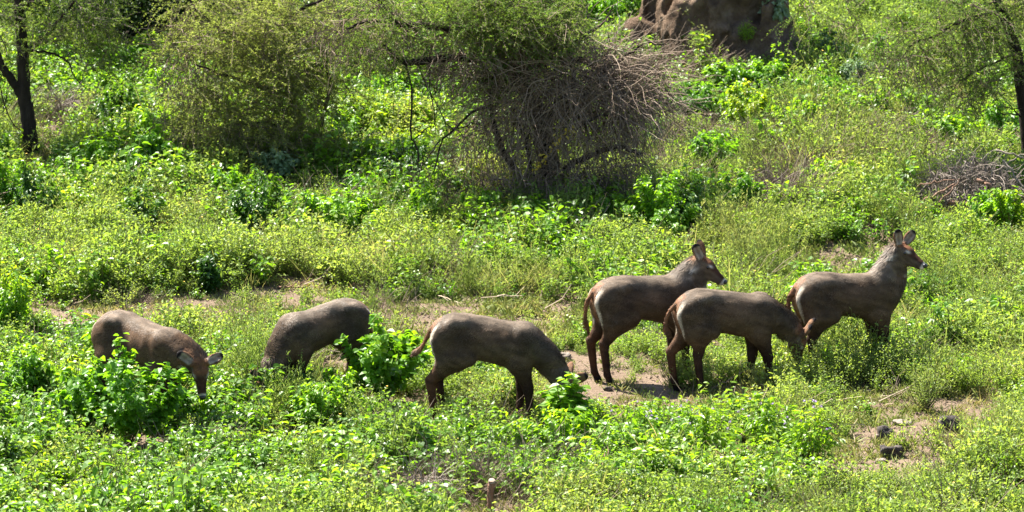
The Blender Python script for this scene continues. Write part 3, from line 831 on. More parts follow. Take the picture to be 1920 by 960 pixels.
SHRUBS = [
    # foreground
    (718, 758, 190, 172, 'heart', 'bright heart-leaved bush hiding the rump of the dark left-facing waterbuck'),
    (240, 838, 235, 205, 'heart', 'large leafy bush in front of the reddish waterbuck at the left'),
    (160, 815, 130, 140, 'heart', 'leafy green clump joining the left side of the large bush before the reddish waterbuck'),
    (330, 790, 90, 70, 'heart', 'low broad leaves under the chin of the reddish waterbuck'),
    (196, 700, 60, 95, 'heart', 'slender leafy shoots in front of the rump of the reddish waterbuck'),
    (25, 640, 110, 140, 'leafy', 'leafy clump at the left edge beside the bare soil patch'),
    (50, 760, 120, 110, 'leafy', 'leafy clump at the left edge below the one beside the bare soil'),
    (15, 900, 110, 110, 'leafy', 'dark leafy clump in the lower left corner of the picture', 'shrub_dark'),
    (600, 815, 130, 105, 'leafy', 'bright leafy clump below the heart-leaved bush in the nearest herbs'),
    (1064, 815, 64, 112, 'heart', 'slender leafy plant hiding the muzzle of the central waterbuck'),
    (1060, 850, 150, 95, 'leafy', 'broad leaved clump in the nearest herbs below the hidden muzzle of the central waterbuck'),
    (1180, 835, 150, 80, 'aster', 'purple flowered plant nearest the bare soil under the two overlapping waterbuck'),
    (1320, 865, 150, 110, 'aster', 'purple flowered plant, middle one of the row in the near herbs'),
    (1440, 850, 150, 105, 'aster', 'purple flowered plant with most blossoms beside the bare stony ground'),
    (1520, 880, 110, 120, 'aster', 'purple flowered plant with hanging dark leaves, nearest the black stones'),
    (1690, 945, 150, 66, 'fine', 'small leaved bush in front of the moss-edged black stone'),
    (1825, 915, 170, 90, 'fine', 'spreading small leaved bush below the largest black stone'),
    (1890, 850, 140, 110, 'fine', 'dense small leaved bush at the right edge above the corner'),
    (1885, 915, 120, 80, 'twiggy', 'dark twiggy bush low at the right edge of the picture'),
    # around the herd
    (468, 705, 165, 140, 'fine', 'yellowish small leaved bush hiding the head of the dark left-facing waterbuck'),
    (552, 765, 130, 110, 'fine', 'small leaved bush in front of the shoulder of the dark left-facing waterbuck'),
    (388, 548, 40, 66, 'leafy', 'small upright dark green plant standing alone in the sparse grass at left', 'shrub_dark'),
    (700, 545, 190, 110, 'fine', 'wide yellow green bush above the back of the dark left-facing waterbuck'),
    (560, 520, 110, 100, 'fine', 'rounded yellow green bush left of the wide one above the dark waterbuck'),
    (960, 535, 100, 85, 'fine', 'small leaved bush above the bare patch in the middle of the clearing'),
    (1080, 545, 120, 120, 'fine', 'yellow green bush behind the rump of the waterbuck that looks over its neighbour'),
    (1180, 510, 140, 100, 'fine', 'yellow green bush behind the back of the waterbuck that looks over its neighbour'),
    (1400, 520, 120, 120, 'wisp', 'tall wispy green bush behind the raised head of the overlapped waterbuck'),
    (1480, 480, 110, 90, 'fine', 'yellow green bush left of the small bare patch behind the alert waterbuck'),
    (1700, 445, 70, 80, 'wisp', 'feathery grey green bush just above the ears of the alert waterbuck'),
    (1510, 590, 80, 80, 'leafy', 'dense green clump behind the tail of the alert waterbuck'),
    (1780, 620, 120, 70, 'fine', 'dark gapped small leaved bush right of the chest of the alert waterbuck'),
    (1840, 740, 120, 90, 'fine', 'rounded small leaved bush overhanging bare soil at the right'),
    (1500, 735, 130, 80, 'fine', 'small leaved bush around the muzzle of the grazing waterbuck with the orange tail'),
    (1425, 735, 80, 55, 'wisp', 'low grey green tuft by the front hooves of the grazing waterbuck with the orange tail'),
    (1265, 730, 70, 80, 'wisp', 'wispy flowering herbs at the hind legs of the grazing waterbuck with the orange tail'),
    (1735, 770, 110, 90, 'wisp', 'pale wispy bush above the largest black stone'),
    (1640, 720, 130, 70, 'fine', 'small leaved bush between the grazing waterbuck and the pale wispy bush'),
    (1535, 724, 100, 92, 'fine', 'small leaved bush hiding the hind legs of the alert waterbuck'),
    (1600, 728, 110, 90, 'fine', 'small leaved bush below the belly of the alert waterbuck'),
    (1668, 722, 105, 84, 'fine', 'small leaved bush around the front legs of the alert waterbuck'),
    (640, 770, 120, 95, 'leafy', 'low leafy clump left of the foot of the heart-leaved bush'),
    (30, 520, 110, 70, 'twiggy', 'dark twiggy bush at the left edge beside the dry bare soil'),
    # middle band
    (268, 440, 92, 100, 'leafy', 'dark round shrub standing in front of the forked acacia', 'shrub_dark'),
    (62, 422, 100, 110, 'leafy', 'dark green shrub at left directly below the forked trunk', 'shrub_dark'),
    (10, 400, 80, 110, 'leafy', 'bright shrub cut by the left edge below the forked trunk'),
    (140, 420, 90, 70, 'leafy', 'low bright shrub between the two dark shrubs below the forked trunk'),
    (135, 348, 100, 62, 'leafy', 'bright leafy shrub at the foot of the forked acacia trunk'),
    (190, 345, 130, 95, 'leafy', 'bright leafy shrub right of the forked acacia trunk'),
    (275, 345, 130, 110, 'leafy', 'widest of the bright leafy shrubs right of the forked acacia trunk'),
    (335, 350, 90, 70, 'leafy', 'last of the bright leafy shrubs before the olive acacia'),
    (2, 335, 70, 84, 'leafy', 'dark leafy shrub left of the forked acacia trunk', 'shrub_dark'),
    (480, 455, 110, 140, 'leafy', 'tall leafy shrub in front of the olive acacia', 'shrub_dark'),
    (420, 385, 110, 80, 'leafy', 'leafy shrub behind the tall one in front of the olive acacia'),
    (515, 345, 120, 72, 'leafy', 'shrub with bluish glossy leaves at the foot of the olive acacia', 'pale_leaf'),
    (560, 440, 90, 80, 'leafy', 'drooping leafy shrub right of the tall one before the olive acacia'),
    (650, 450, 160, 95, 'leafy', 'broad low leafy shrub left of the central acacia'),
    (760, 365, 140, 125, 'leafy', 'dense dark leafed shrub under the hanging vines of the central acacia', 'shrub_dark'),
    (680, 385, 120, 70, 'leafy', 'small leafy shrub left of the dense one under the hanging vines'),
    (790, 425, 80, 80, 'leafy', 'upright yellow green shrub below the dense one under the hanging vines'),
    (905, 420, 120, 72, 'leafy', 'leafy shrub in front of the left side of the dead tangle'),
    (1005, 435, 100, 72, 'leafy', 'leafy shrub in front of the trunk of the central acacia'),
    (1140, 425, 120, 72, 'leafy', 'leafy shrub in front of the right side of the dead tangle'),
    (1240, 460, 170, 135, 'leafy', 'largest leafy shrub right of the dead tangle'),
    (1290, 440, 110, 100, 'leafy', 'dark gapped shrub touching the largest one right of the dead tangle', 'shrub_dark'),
    (1385, 410, 110, 90, 'leafy', 'leafy shrub left of the pale leaning stalks'),
    (1230, 385, 100, 70, 'leafy', 'leafy shrub just behind the largest one right of the dead tangle'),
    (1560, 370, 120, 80, 'leafy', 'green shrub right of the pale leaning stalks'),
    (1660, 345, 40, 55, 'leafy', 'single upright leafy sprout left of the brush pile'),
    (1890, 440, 110, 90, 'leafy', 'bright leafy shrub in front of the brush pile at the right edge'),
    (1840, 430, 70, 70, 'leafy', 'leafy sprouts in front of the middle of the brush pile'),
    # upper slope
    (1555, 132, 80, 85, 'leafy', 'dark leafy shrub alone on the slope right of the termite mound', 'shrub_dark'),
    (1440, 165, 110, 60, 'leafy', 'leafy shrub just below the foot of the termite mound'),
    (1535, 200, 120, 65, 'leafy', 'leafy shrub below the dark lone shrub on the slope'),
    (1610, 165, 90, 55, 'leafy', 'shrub with dull bluish leaves right of the dark lone shrub', 'pale_leaf'),
    (1650, 140, 60, 80, 'leafy', 'slender tall leafy shrub on the slope between the mound and the right acacia'),
    (1360, 170, 120, 60, 'leafy', 'leafy shrub below the left half of the termite mound'),
    (1300, 220, 120, 80, 'leafy', 'leafy shrub up the slope from the largest shrub by the dead tangle'),
    (1400, 250, 130, 90, 'leafy', 'yellowish leafy shrub in the middle of the open slope', 'broad'),
    (1500, 260, 130, 70, 'leafy', 'leafy shrub right of the yellowish one on the open slope'),
    (1330, 320, 110, 80, 'leafy', 'leafy shrub above the largest one right of the dead tangle'),
    (1790, 270, 110, 60, 'leafy', 'leafy shrub under the drooping branches of the right acacia'),
    (1880, 260, 90, 70, 'leafy', 'bright shrub beside the leaning trunk at the right edge'),
    (1130, 60, 130, 75, 'leafy', 'bright sunlit bush left of the termite mound'),
    (1195, 40, 90, 70, 'leafy', 'bright bush touching the left buttress of the termite mound'),
    (1485, 40, 70, 90, 'leafy', 'green bush behind the right flank of the termite mound'),
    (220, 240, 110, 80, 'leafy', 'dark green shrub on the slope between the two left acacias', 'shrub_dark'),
    (170, 190, 120, 70, 'leafy', 'bright shrub up the slope right of the forked trunk'),
    (110, 130, 110, 60, 'leafy', 'bright shrub under the crown of the forked acacia'),
    (220, 135, 110, 60, 'leafy', 'bright shrub below the twin-stemmed ridge tree'),
    (290, 120, 110, 70, 'leafy', 'bright shrub below the dense dark ridge tree'),
    (285, 270, 120, 80, 'leafy', 'leafy shrub below the dark green one between the left acacias'),
    (310, 190, 90, 70, 'leafy', 'leafy shrub left of the grey twigs of the olive acacia'),
    (690, 200, 120, 70, 'leafy', 'shaded green shrub seen below the limbs of the central acacia'),
    (760, 190, 120, 60, 'leafy', 'bright shrub seen through the hanging vines'),
    (850, 200, 110, 60, 'leafy', 'bright shrub between the hanging vines and the dead tangle'),
    (640, 260, 110, 50, 'leafy', 'low shaded shrub right of the foot of the olive acacia'),
]
for q in SHRUBS:
    shrub(*q[:6], mat=q[6] if len(q) > 6 else None)
MY = at(1375, 108)[1]
shrub(1448, 38, 60, 46, 'heart', 'pale leaved plant growing on the termite mound', 'pale_leaf', Y=MY - .28)
shrub(1285, 52, 50, 44, 'fine', 'green plant growing between the lumps of the termite mound', 'wispy', Y=MY - .20)
shrub(1400, 76, 40, 36, 'fine', 'small green plant sprouting at the foot of the termite mound', 'broad', Y=MY - .62)
shrub(1316, 96, 50, 40, 'fine', 'leafy plant against the left foot of the termite mound', 'wispy', Y=MY - .75)

# ------------------------------------------------------------------ herb prototypes for the ground cover
def herb_fine(r, flowers=True):
    a = Acc()
    ns = r.integers(11, 16)
    az = r.uniform(0, 2 * np.pi, ns); tilt = r.uniform(.1, .95, ns)
    L = r.uniform(.20, .36, ns)
    D = np.stack([np.cos(az) * np.sin(tilt), np.sin(az) * np.sin(tilt), np.cos(tilt)], -1)
    s = np.linspace(0, 1, 5)
    P = D[:, None] * (L[:, None] * s)[..., None]
    P += np.cumsum(r.normal(scale=.012, size=P.shape), 1) * (s > 0)[None, :, None]
    P[..., 2] = np.abs(P[..., 2])
    V, Fc = tubes(P, np.linspace(.003, .0012, 5)[None] * np.ones((ns, 1)), 3); a.add(V, Fc, .5, 1)
    nl = 19
    t = r.uniform(.15, 1.0, (ns, nl)); k = np.clip((t * 4).astype(int), 0, 3); fr = (t * 4 - k)[..., None]
    b = (np.take_along_axis(P, k[..., None], 1) * (1 - fr) + np.take_along_axis(P, k[..., None] + 1, 1) * fr).reshape(-1, 3)
    b += r.normal(scale=.016, size=b.shape)
    n = len(b)
    ll = r.uniform(.020, .042, n)
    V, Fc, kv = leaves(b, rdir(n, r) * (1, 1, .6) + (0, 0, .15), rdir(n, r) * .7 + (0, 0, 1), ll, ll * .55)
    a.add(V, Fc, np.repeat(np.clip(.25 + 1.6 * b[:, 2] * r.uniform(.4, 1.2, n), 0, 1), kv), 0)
    if flowers:
        m = 1 if r.uniform() < .35 else 0
        o = P[r.integers(0, ns, m), 4] + (0, 0, .012)
        for q in o:
            V, Fc, kv = leaves(np.repeat(q[None], 5, 0), np.stack([np.cos(np.arange(5) * 1.257), np.sin(np.arange(5) * 1.257), np.full(5, .3)], -1), np.tile([0, 0, 1.0], (5, 1)), .011, .010)
            a.add(V, Fc, .5, 2)
    return a
def herb_broad(r):
    a = Acc()
    ns = r.integers(6, 10)
    az = r.uniform(0, 2 * np.pi, ns); tilt = r.uniform(.05, .8, ns); L = r.uniform(.16, .36, ns)
    D = np.stack([np.cos(az) * np.sin(tilt), np.sin(az) * np.sin(tilt), np.cos(tilt)], -1)
    s = np.linspace(0, 1, 5)
    P = D[:, None] * (L[:, None] * s)[..., None] + np.cumsum(r.normal(scale=.01, size=(ns, 5, 3)), 1) * (s > 0)[None, :, None]
    P[..., 2] = np.abs(P[..., 2])
    V, Fc = tubes(P, np.linspace(.0045, .002, 5)[None] * np.ones((ns, 1)), 3); a.add(V, Fc, .4, 1)
    nl = 11
    t = np.sort(r.uniform(.2, 1.0, (ns, nl)), 1); k = np.clip((t * 4).astype(int), 0, 3); fr = (t * 4 - k)[..., None]
    b = (np.take_along_axis(P, k[..., None], 1) * (1 - fr) + np.take_along_axis(P, k[..., None] + 1, 1) * fr).reshape(-1, 3)
    n = len(b)
    d = rdir(n, r) * (1, 1, .35) + (0, 0, -.05)
    b = b + nrm(d) * .015
    ll = r.uniform(.030, .068, n) * np.repeat(r.uniform(.75, 1.2, ns), nl)
    V, Fc, kv = leaves(b, d, rdir(n, r) * .5 + (0, 0, 1), ll, ll * r.uniform(.62, .9, n), LEAF6)
    a.add(V, Fc, np.repeat(np.clip(.2 + 1.5 * b[:, 2] * r.uniform(.4, 1.2, n), 0, 1), kv), 0)
    return a
def herb_creeper(r):
    a = Acc()
    n = r.integers(16, 26)
    p = r.normal(scale=.13, size=(n, 3)); p[:, 2] = r.uniform(.05, .17, n)
    V, Fc = tubes(np.stack([p * (.8, .8, 0), p], 1), np.full((n, 2), .002), 3); a.add(V, Fc, .5, 1)
    ll = r.uniform(.035, .075, n)
    V, Fc, kv = leaves(p, rdir(n, r) * (1, 1, .2), rdir(n, r) * .35 + (0, 0, 1), ll, ll * 1.05, LEAF6)
    a.add(V, Fc, np.repeat(r.uniform(0, 1, n), kv), 0)
    return a
def herb_wispy(r):
    a = Acc()
    ns = r.integers(14, 22)
    az = r.uniform(0, 2 * np.pi, ns); tilt = np.abs(r.normal(scale=.35, size=ns)); L = r.uniform(.22, .46, ns)
    D = np.stack([np.cos(az) * np.sin(tilt), np.sin(az) * np.sin(tilt), np.cos(tilt)], -1)
    s = np.linspace(0, 1, 5)
    P = r.normal(scale=.04, size=(ns, 1, 3)) * (1, 1, 0) + D[:, None] * (L[:, None] * s)[..., None]
    P[:, 3:, :2] += (D[:, None, :2] * .05)
    V, Fc = tubes(P, np.linspace(.0028, .001, 5)[None] * np.ones((ns, 1)), 3); a.add(V, Fc, .6, 0)
    nl = 16
    t = r.uniform(.12, 1.0, (ns, nl)); k = np.clip((t * 4).astype(int), 0, 3); fr = (t * 4 - k)[..., None]
    b = (np.take_along_axis(P, k[..., None], 1) * (1 - fr) + np.take_along_axis(P, k[..., None] + 1, 1) * fr).reshape(-1, 3)
    n = len(b)
    ll = r.uniform(.02, .045, n)
    V, Fc, kv = leaves(b, rdir(n, r) * (1, 1, .4) + (0, 0, .9), rdir(n, r), ll, ll * .2)
    a.add(V, Fc, np.repeat(r.uniform(0, 1, n), kv), 0)
    return a
def herb_tuft(r):
    a = Acc()
    n = r.integers(26, 44)
    p = r.normal(scale=.075, size=(n, 3)) * (1, 1, 0)
    ll = r.uniform(.03, .10, n)
    V, Fc, kv = leaves(p, rdir(n, r) * (1, 1, .3) + (0, 0, r.uniform(.4, 1.2)), rdir(n, r), ll, r.uniform(.004, .009, n))
    a.add(V, Fc, np.repeat(r.uniform(0, 1, n), kv), 0)
    m = 14
    p = r.normal(scale=.09, size=(m, 3)); p[:, 2] = r.uniform(.01, .07, m)
    V, Fc, kv = leaves(p, rdir(m, r) * (1, 1, .3), rdir(m, r) * .6 + (0, 0, 1), r.uniform(.012, .025, m), .012)
    a.add(V, Fc, np.repeat(r.uniform(0, .6, m), kv), 0)
    return a
def herb_litter(r):
    a = Acc()
    n = r.integers(4, 9)
    o = r.normal(scale=.12, size=(n, 3)); o[:, 2] = r.uniform(.01, .10, n)
    D = nrm(rdir(n, r) * (1, 1, .35)); L = r.uniform(.10, .42, n)
    P = np.stack([o, o + D * L[:, None] * .5 + r.normal(scale=.02, size=(n, 3)), o + D * L[:, None]], 1)
    P[..., 2] = np.abs(P[..., 2]) + .005
    V, Fc = tubes(P, r.uniform(.0018, .005, n)[:, None] * np.array([1, .8, .5]), 3)
    a.add(V, Fc, np.repeat(r.uniform(0, 1, n), 9), 0)
    return a

def herb_dry(r):
    a = Acc()
    n = r.integers(14, 26)
    o = r.normal(scale=.10, size=(n, 3)) * (1, 1, 0)
    D = nrm(rdir(n, r) * (1, 1, .3) + (0, 0, r.uniform(.5, 1.3))); L = r.uniform(.15, .5, n)
    P = np.stack([o + D * L[:, None] * t + np.array([0, 0, -.12 * t * t]) * L[:, None] + r.normal(scale=.015, size=(n, 3)) * (t > 0) for t in (0, .33, .66, 1)], 1)
    P[..., 2] = np.abs(P[..., 2])
    V, Fc = tubes(P, r.uniform(.0016, .0034, n)[:, None] * np.array([1, .9, .7, .4]), 3)
    a.add(V, Fc, np.repeat(np.clip(r.normal(.7, .25, n), 0, 1), 12), 0)
    return a

def herb_grass(r):
    a = Acc()
    n = r.integers(26, 44)
    p = r.normal(scale=.07, size=(n, 3)) * (1, 1, 0)
    D = nrm(rdir(n, r) * (1, 1, .2) * .55 + (0, 0, 1)); L = r.uniform(.12, .34, n)
    S = nrm(np.cross(D, rdir(n, r)))
    t = np.array([0, .4, .75, 1.0]); bend = nrm(D * (1, 1, 0) + 1e-6)
    P = p[:, None] + D[:, None] * (L[:, None] * t)[..., None] + bend[:, None] * (L[:, None] * .35 * t ** 2)[..., None]
    wd = r.uniform(.0025, .0055, n)[:, None, None] * np.array([1, .9, .6, .08])[None, :, None]
    V = np.stack([P - S[:, None] * wd, P + S[:, None] * wd], 2).reshape(-1, 3)
    k = (np.arange(n) * 8)[:, None, None]
    q = np.array([[0, 1, 3], [0, 3, 2], [2, 3, 5], [2, 5, 4], [4, 5, 7], [4, 7, 6]])[None] + k
    a.add(V, q.reshape(-1, 3), np.repeat(r.uniform(0, 1, n), 8), 0)
    return a
def herb_clods(r):
    a = Acc()
    for _ in range(r.integers(5, 10)):
        c = r.normal(scale=.10, size=3) * (1, 1, 0); s = r.uniform(.006, .022)
        V = np.array([[1, 0, 0], [-1, 0, 0], [0, 1, 0], [0, -1, 0], [0, 0, .8], [0, 0, -.6]]) * s * r.uniform(.7, 1.3, (6, 3)) + c
        a.add(V, [[0, 2, 4], [2, 1, 4], [1, 3, 4], [3, 0, 4], [2, 0, 5], [1, 2, 5], [3, 1, 5], [0, 3, 5]], r.uniform(0, 1), 0)
    return a

SPECIES = {
    'grass': (herb_grass, 6, ['tuft'], 'tall_grass', 'loose pale green grass growing between the herbs', 'grass'),
    'clods': (herb_clods, 6, ['pebble'], 'soil_clods', 'small clods and pebbles lying on the bare soil', 'pebbles'),
    'dry': (herb_dry, 6, ['dead_twig'], 'dry_stems', 'thin brown dead stems standing among the weeds on the slope', 'stems'),
    'fine': (herb_fine, 7, ['fine', 'stem', 'flower'], 'fine_leaved_herbs', 'low yellow green small leaved herbs covering the clearing', 'herbs'),
    'broad': (herb_broad, 7, ['broad', 'stem'], 'broad_leaved_herbs', 'bright green broad leaved weeds covering the slope', 'weeds'),
    'creeper': (herb_creeper, 5, ['broad', 'stem'], 'ground_creepers', 'round leaved creeping plants matting the nearest ground', 'creepers'),
    'wispy': (herb_wispy, 5, ['wispy'], 'wispy_herbs', 'grey green wispy upright herbs between the leafy weeds', 'herbs'),
    'tuft': (herb_tuft, 6, ['tuft'], 'short_grass', 'short sparse grass and seedlings on the bare soil', 'grass'),
    'litter': (herb_litter, 6, ['straw'], 'twig_litter', 'dry twigs and straw scattered among the herbs', 'twigs'),
}
def scatter_nodes(coll):
    ng = bpy.data.node_groups.new('scatter_' + coll.name, 'GeometryNodeTree')
    ng.interface.new_socket('Geometry', in_out='INPUT', socket_type='NodeSocketGeometry')
    ng.interface.new_socket('Geometry', in_out='OUTPUT', socket_type='NodeSocketGeometry')
    nd = ng.nodes
    gi_, go = nd.new('NodeGroupInput'), nd.new('NodeGroupOutput')
    ci = nd.new('GeometryNodeCollectionInfo'); ci.inputs['Collection'].default_value = coll
    ci.inputs['Separate Children'].default_value = True; ci.inputs['Reset Children'].default_value = True
    ip = nd.new('GeometryNodeInstanceOnPoints'); ip.inputs['Pick Instance'].default_value = True
    def na(nm, ty):
        n = nd.new('GeometryNodeInputNamedAttribute'); n.data_type = ty; n.inputs['Name'].default_value = nm
        return n.outputs[0]
    e = nd.new('FunctionNodeEulerToRotation')
    lk = ng.links.new
    lk(gi_.outputs[0], ip.inputs['Points']); lk(ci.outputs[0], ip.inputs['Instance'])
    lk(na('pick', 'INT'), ip.inputs['Instance Index'])
    lk(na('turn', 'FLOAT_VECTOR'), e.inputs[0]); lk(e.outputs[0], ip.inputs['Rotation'])
    lk(na('size', 'FLOAT_VECTOR'), ip.inputs['Scale'])
    lk(ip.outputs[0], go.inputs[0])
    return ng

# ------------------------------------------------------------------ where each kind grows: patches on the ground
def patch(px, row, rx, ry):
    """an ellipse on the ground, given by the spot the photograph shows it at"""
    c = at(px, row)
    s = ppm(c[1])
    dep = math.atan2(CAM[2] - c[2], c[1] - CAM[1])
    sl = math.atan((H(c[0], c[1] + .5) - H(c[0], c[1] - .5)))
    return c[0], c[1], rx / s, ry / s / math.sin(dep + sl)
def in_patch(x, y, p, soft=.35):
    d = np.hypot((x - p[0]) / p[2], (y - p[1]) / p[3])
    return sstep(1 + soft, 1 - soft, d)
def field_of(x, y, plist):
    v = np.zeros(len(x))
    for q in plist:
        v = np.maximum(v, in_patch(x, y, patch(*q[:4])) * (q[4] if len(q) > 4 else 1.0))
    return v
BARE = [(195, 600, 120, 36, 1), (110, 575, 70, 22, .8), (340, 572, 90, 22, .8), (560, 550, 65, 20), (640, 695, 62, 36), (800, 604, 140, 30, .9), (985, 600, 115, 36, .95), (1010, 640, 70, 24, .8),
        (1180, 735, 130, 34), (1080, 690, 80, 28, .9), (1350, 757, 105, 26), (1595, 496, 110, 32), (1650, 475, 55, 22), (1710, 818, 135, 60, 1), (1790, 790, 85, 44), (1690, 865, 100, 26),
        (1600, 895, 105, 28), (1900, 945, 80, 34), (1880, 765, 60, 18, .7), (760, 805, 60, 14, .5), (1590, 240, 60, 18, .5), (90, 235, 70, 24, .5), (700, 940, 130, 34, .7), (1640, 112, 60, 18, .6), (1420, 122, 110, 18, .7), (925, 990, 85, 55, 1), (460, 560, 60, 14, .6)]
LOW = [(62, 312, 44, 22, .9), (430, 585, 200, 46, .85), (900, 615, 250, 60, .92), (1190, 675, 150, 74, .8), (1180, 762, 150, 36, .95), (1345, 768, 125, 30, .95), (1360, 705, 90, 34, .6), (1690, 815, 200, 95, .85), (640, 725, 75, 44, .85), (1050, 705, 95, 38, .85), (250, 605, 220, 40, .85), (1600, 500, 125, 38, 1), (1820, 410, 150, 26, .85), (930, 990, 100, 55, 1), (560, 565, 120, 26, .8)]
BROAD = [(160, 880, 420, 190, .95), (420, 900, 520, 110, .8), (60, 680, 130, 150, 1), (620, 800, 130, 60, .8), (1100, 860, 420, 100, .75), (180, 330, 240, 70, .7), (520, 430, 160, 60, .45), (700, 420, 220, 50, .45), (960, 430, 180, 40, .5), (1240, 430, 180, 50, .5),
         (160, 190, 330, 100, .75), (760, 230, 260, 120, .8), (1380, 200, 330, 100, .65), (1750, 230, 240, 80, .5), (40, 430, 140, 40, .3), (1860, 430, 100, 34, .6), (1500, 520, 60, 60, .5)]
CREEP = [(560, 900, 330, 90, .75), (300, 860, 260, 90, .5), (120, 930, 200, 60, .4)]
WISPY = [(540, 740, 90, 60, .75), (1420, 480, 100, 70, .85), (1700, 450, 60, 50, .7), (1740, 760, 70, 50, .6), (1240, 740, 60, 40, .6), (1560, 700, 70, 50, .5), (480, 760, 100, 30, .5), (1300, 700, 60, 40, .5), (1640, 280, 250, 70, .35), (860, 560, 160, 30, .4), (1350, 320, 160, 60, .3)]

DRY = [(1330, 290, 190, 70, .8), (1640, 300, 210, 50, .6), (1430, 385, 110, 40, .8), (100, 225, 110, 34, .8), (335, 325, 90, 34, .7), (1290, 140, 110, 40, .9), (1700, 190, 120, 40, .6), (860, 350, 90, 50, .7), (620, 310, 100, 34, .5), (230, 590, 120, 24, .35), (940, 930, 160, 60, .4), (780, 920, 120, 50, .5), (1060, 900, 120, 40, .3)]
NP = 50000
sx_ = rng.uniform(-10, 10, NP); sy_ = rng.uniform(-8.5, 30, NP)
keep = rng.uniform(size=NP) < np.where(sy_ > 20, .5, 1.0)
sx_, sy_ = sx_[keep], sy_[keep]
bare = np.clip(field_of(sx_, sy_, BARE) + .25 * noise2(sx_, sy_, 81, 1.6), 0, 1)
low = np.clip(field_of(sx_, sy_, LOW) + .30 * noise2(sx_, sy_, 82, 1.3), 0, 1)
bw = field_of(sx_, sy_, BROAD); cw = field_of(sx_, sy_, CREEP); ww = field_of(sx_, sy_, WISPY)
clump = sstep(.38, .6, noise2(sx_, sy_, 89, 1.7))
bw = np.clip(bw + .35 * noise2(sx_, sy_, 83, .9) + .8 * clump, 0, 1) * (1 - .6 * low)
ww = np.clip(ww + .25 * noise2(sx_, sy_, 84, 1.1), 0, 1)
u1, u2, u3 = rng.uniform(size=(3, len(sx_)))
kind = np.full(len(sx_), 'fine', dtype=object)
kind[u2 < bw] = 'broad'
kind[(u2 < cw) & (u3 < .8)] = 'creeper'
kind[(u3 < ww * .6)] = 'wispy'
gw = np.clip(.22 + .5 * noise2(sx_, sy_, 88, 1.1), 0, .6)
kind[(kind == 'fine') & (rng.uniform(size=len(sx_)) < gw)] = 'grass'
tall = low * .92
kind[u1 < tall] = 'tuft'
dw = np.clip(field_of(sx_, sy_, DRY) + .25 * noise2(sx_, sy_, 87, 1.4), 0, 1)
kind[(rng.uniform(size=len(sx_)) < dw * .75)] = 'dry'
kind[(u1 > .98)] = 'litter'
drop_ = rng.uniform(size=len(sx_)) < bare * np.where(kind == 'tuft', .64, np.where(kind == 'litter', .5, .985))
for q in SHRUBS:
    c = at(q[0], q[1]); w_ = q[2] / ppm(c[1]) * (.52 if q[4] in ('leafy', 'heart', 'aster') else .3)
    drop_ |= (np.hypot(sx_ - c[0], sy_ - c[1] + .10) < w_) & (kind != 'tuft') & (kind != 'litter')
sel = ~drop_
sx_, sy_, kind, low = sx_[sel], sy_[sel], kind[sel], low[sel]
hgt = 1 + .30 * noise2(sx_, sy_, 85, .8) + .42 * noise2(sx_, sy_, 86, 2.6)

def scatter(key, x, y, size):
    fn, nv, mats, name, label, cat = SPECIES[key]
    coll = bpy.data.collections.new('kinds_of_' + name)
    for i in range(nv):
        r = np.random.default_rng(hash_(key) + i)
        a = fn(r)
        o = bpy.data.objects.new('%s_kind_%02d' % (name, i), a.mesh(name + '_plant', [MAT[m] for m in mats]))
        coll.objects.link(o)
    n = len(x)
    P = np.stack([x, y, height(x, y) - .01], -1)
    me = bpy.data.meshes.new(name)
    me.vertices.add(n); me.vertices.foreach_set('co', P.astype(np.float32).ravel())
    a = me.attributes.new('pick', 'INT', 'POINT'); a.data.foreach_set('value', rng.integers(0, nv, n).astype(np.int32))
    t = np.stack([rng.normal(scale=.12, size=n), rng.normal(scale=.12, size=n), rng.uniform(0, 6.283, n)], -1)
    a = me.attributes.new('turn', 'FLOAT_VECTOR', 'POINT'); a.data.foreach_set('vector', t.astype(np.float32).ravel())
    s = np.repeat(size[:, None], 3, 1); s[:, 2] *= rng.uniform(.8, 1.25, n)
    a = me.attributes.new('size', 'FLOAT_VECTOR', 'POINT'); a.data.foreach_set('vector', s.astype(np.float32).ravel())
    o = obj(name, me)
    md = o.modifiers.new('scatter', 'NODES'); md.node_group = scatter_nodes(coll)
    tag(o, label, cat, kind='stuff')
cx, cy = rng.uniform(-10, 10, 9000), rng.uniform(-8, 9, 9000)
cm = rng.uniform(size=9000) < field_of(cx, cy, BARE)
sx_, sy_ = np.append(sx_, cx[cm]), np.append(sy_, cy[cm])
kind = np.append(kind, np.full(cm.sum(), 'clods', dtype=object)); hgt = np.append(hgt, np.ones(cm.sum())); low = np.append(low, np.zeros(cm.sum()))
for key in SPECIES:
    m = kind == key
    base = rng.uniform(.85, 1.4, m.sum()) * hgt[m]
    if key in ('fine', 'broad', 'wispy', 'grass'): base *= (1 - .35 * low[m])
    scatter(key, sx_[m], sy_[m], base)

# ------------------------------------------------------------------ the waterbuck herd
TORSO = np.array([  # x, top, bottom, half width
    [-.612, .955, .93, .012], [-.60, 1.00, .86, .055], [-.575, 1.045, .77, .105], [-.53, 1.085, .70, .145], [-.46, 1.12, .64, .178],
    [-.36, 1.142, .625, .196], [-.24, 1.14, .650, .186], [-.13, 1.128, .662, .170], [.03, 1.118, .635, .206], [.18, 1.115, .610, .218],
    [.32, 1.12, .602, .192], [.42, 1.105, .605, .160], [.50, 1.05, .665, .118], [.55, .985, .745, .075], [.585, .90, .83, .015]])

def local(v, yaw):
    """world direction -> the animal's own frame"""
    c, s = math.cos(-yaw), math.sin(-yaw)
    return np.array([v[0] * c - v[1] * s, v[0] * s + v[1] * c, v[2]])

def mixc(c, col, w):
    return c * (1 - w[:, None]) + np.array(col) * w[:, None]

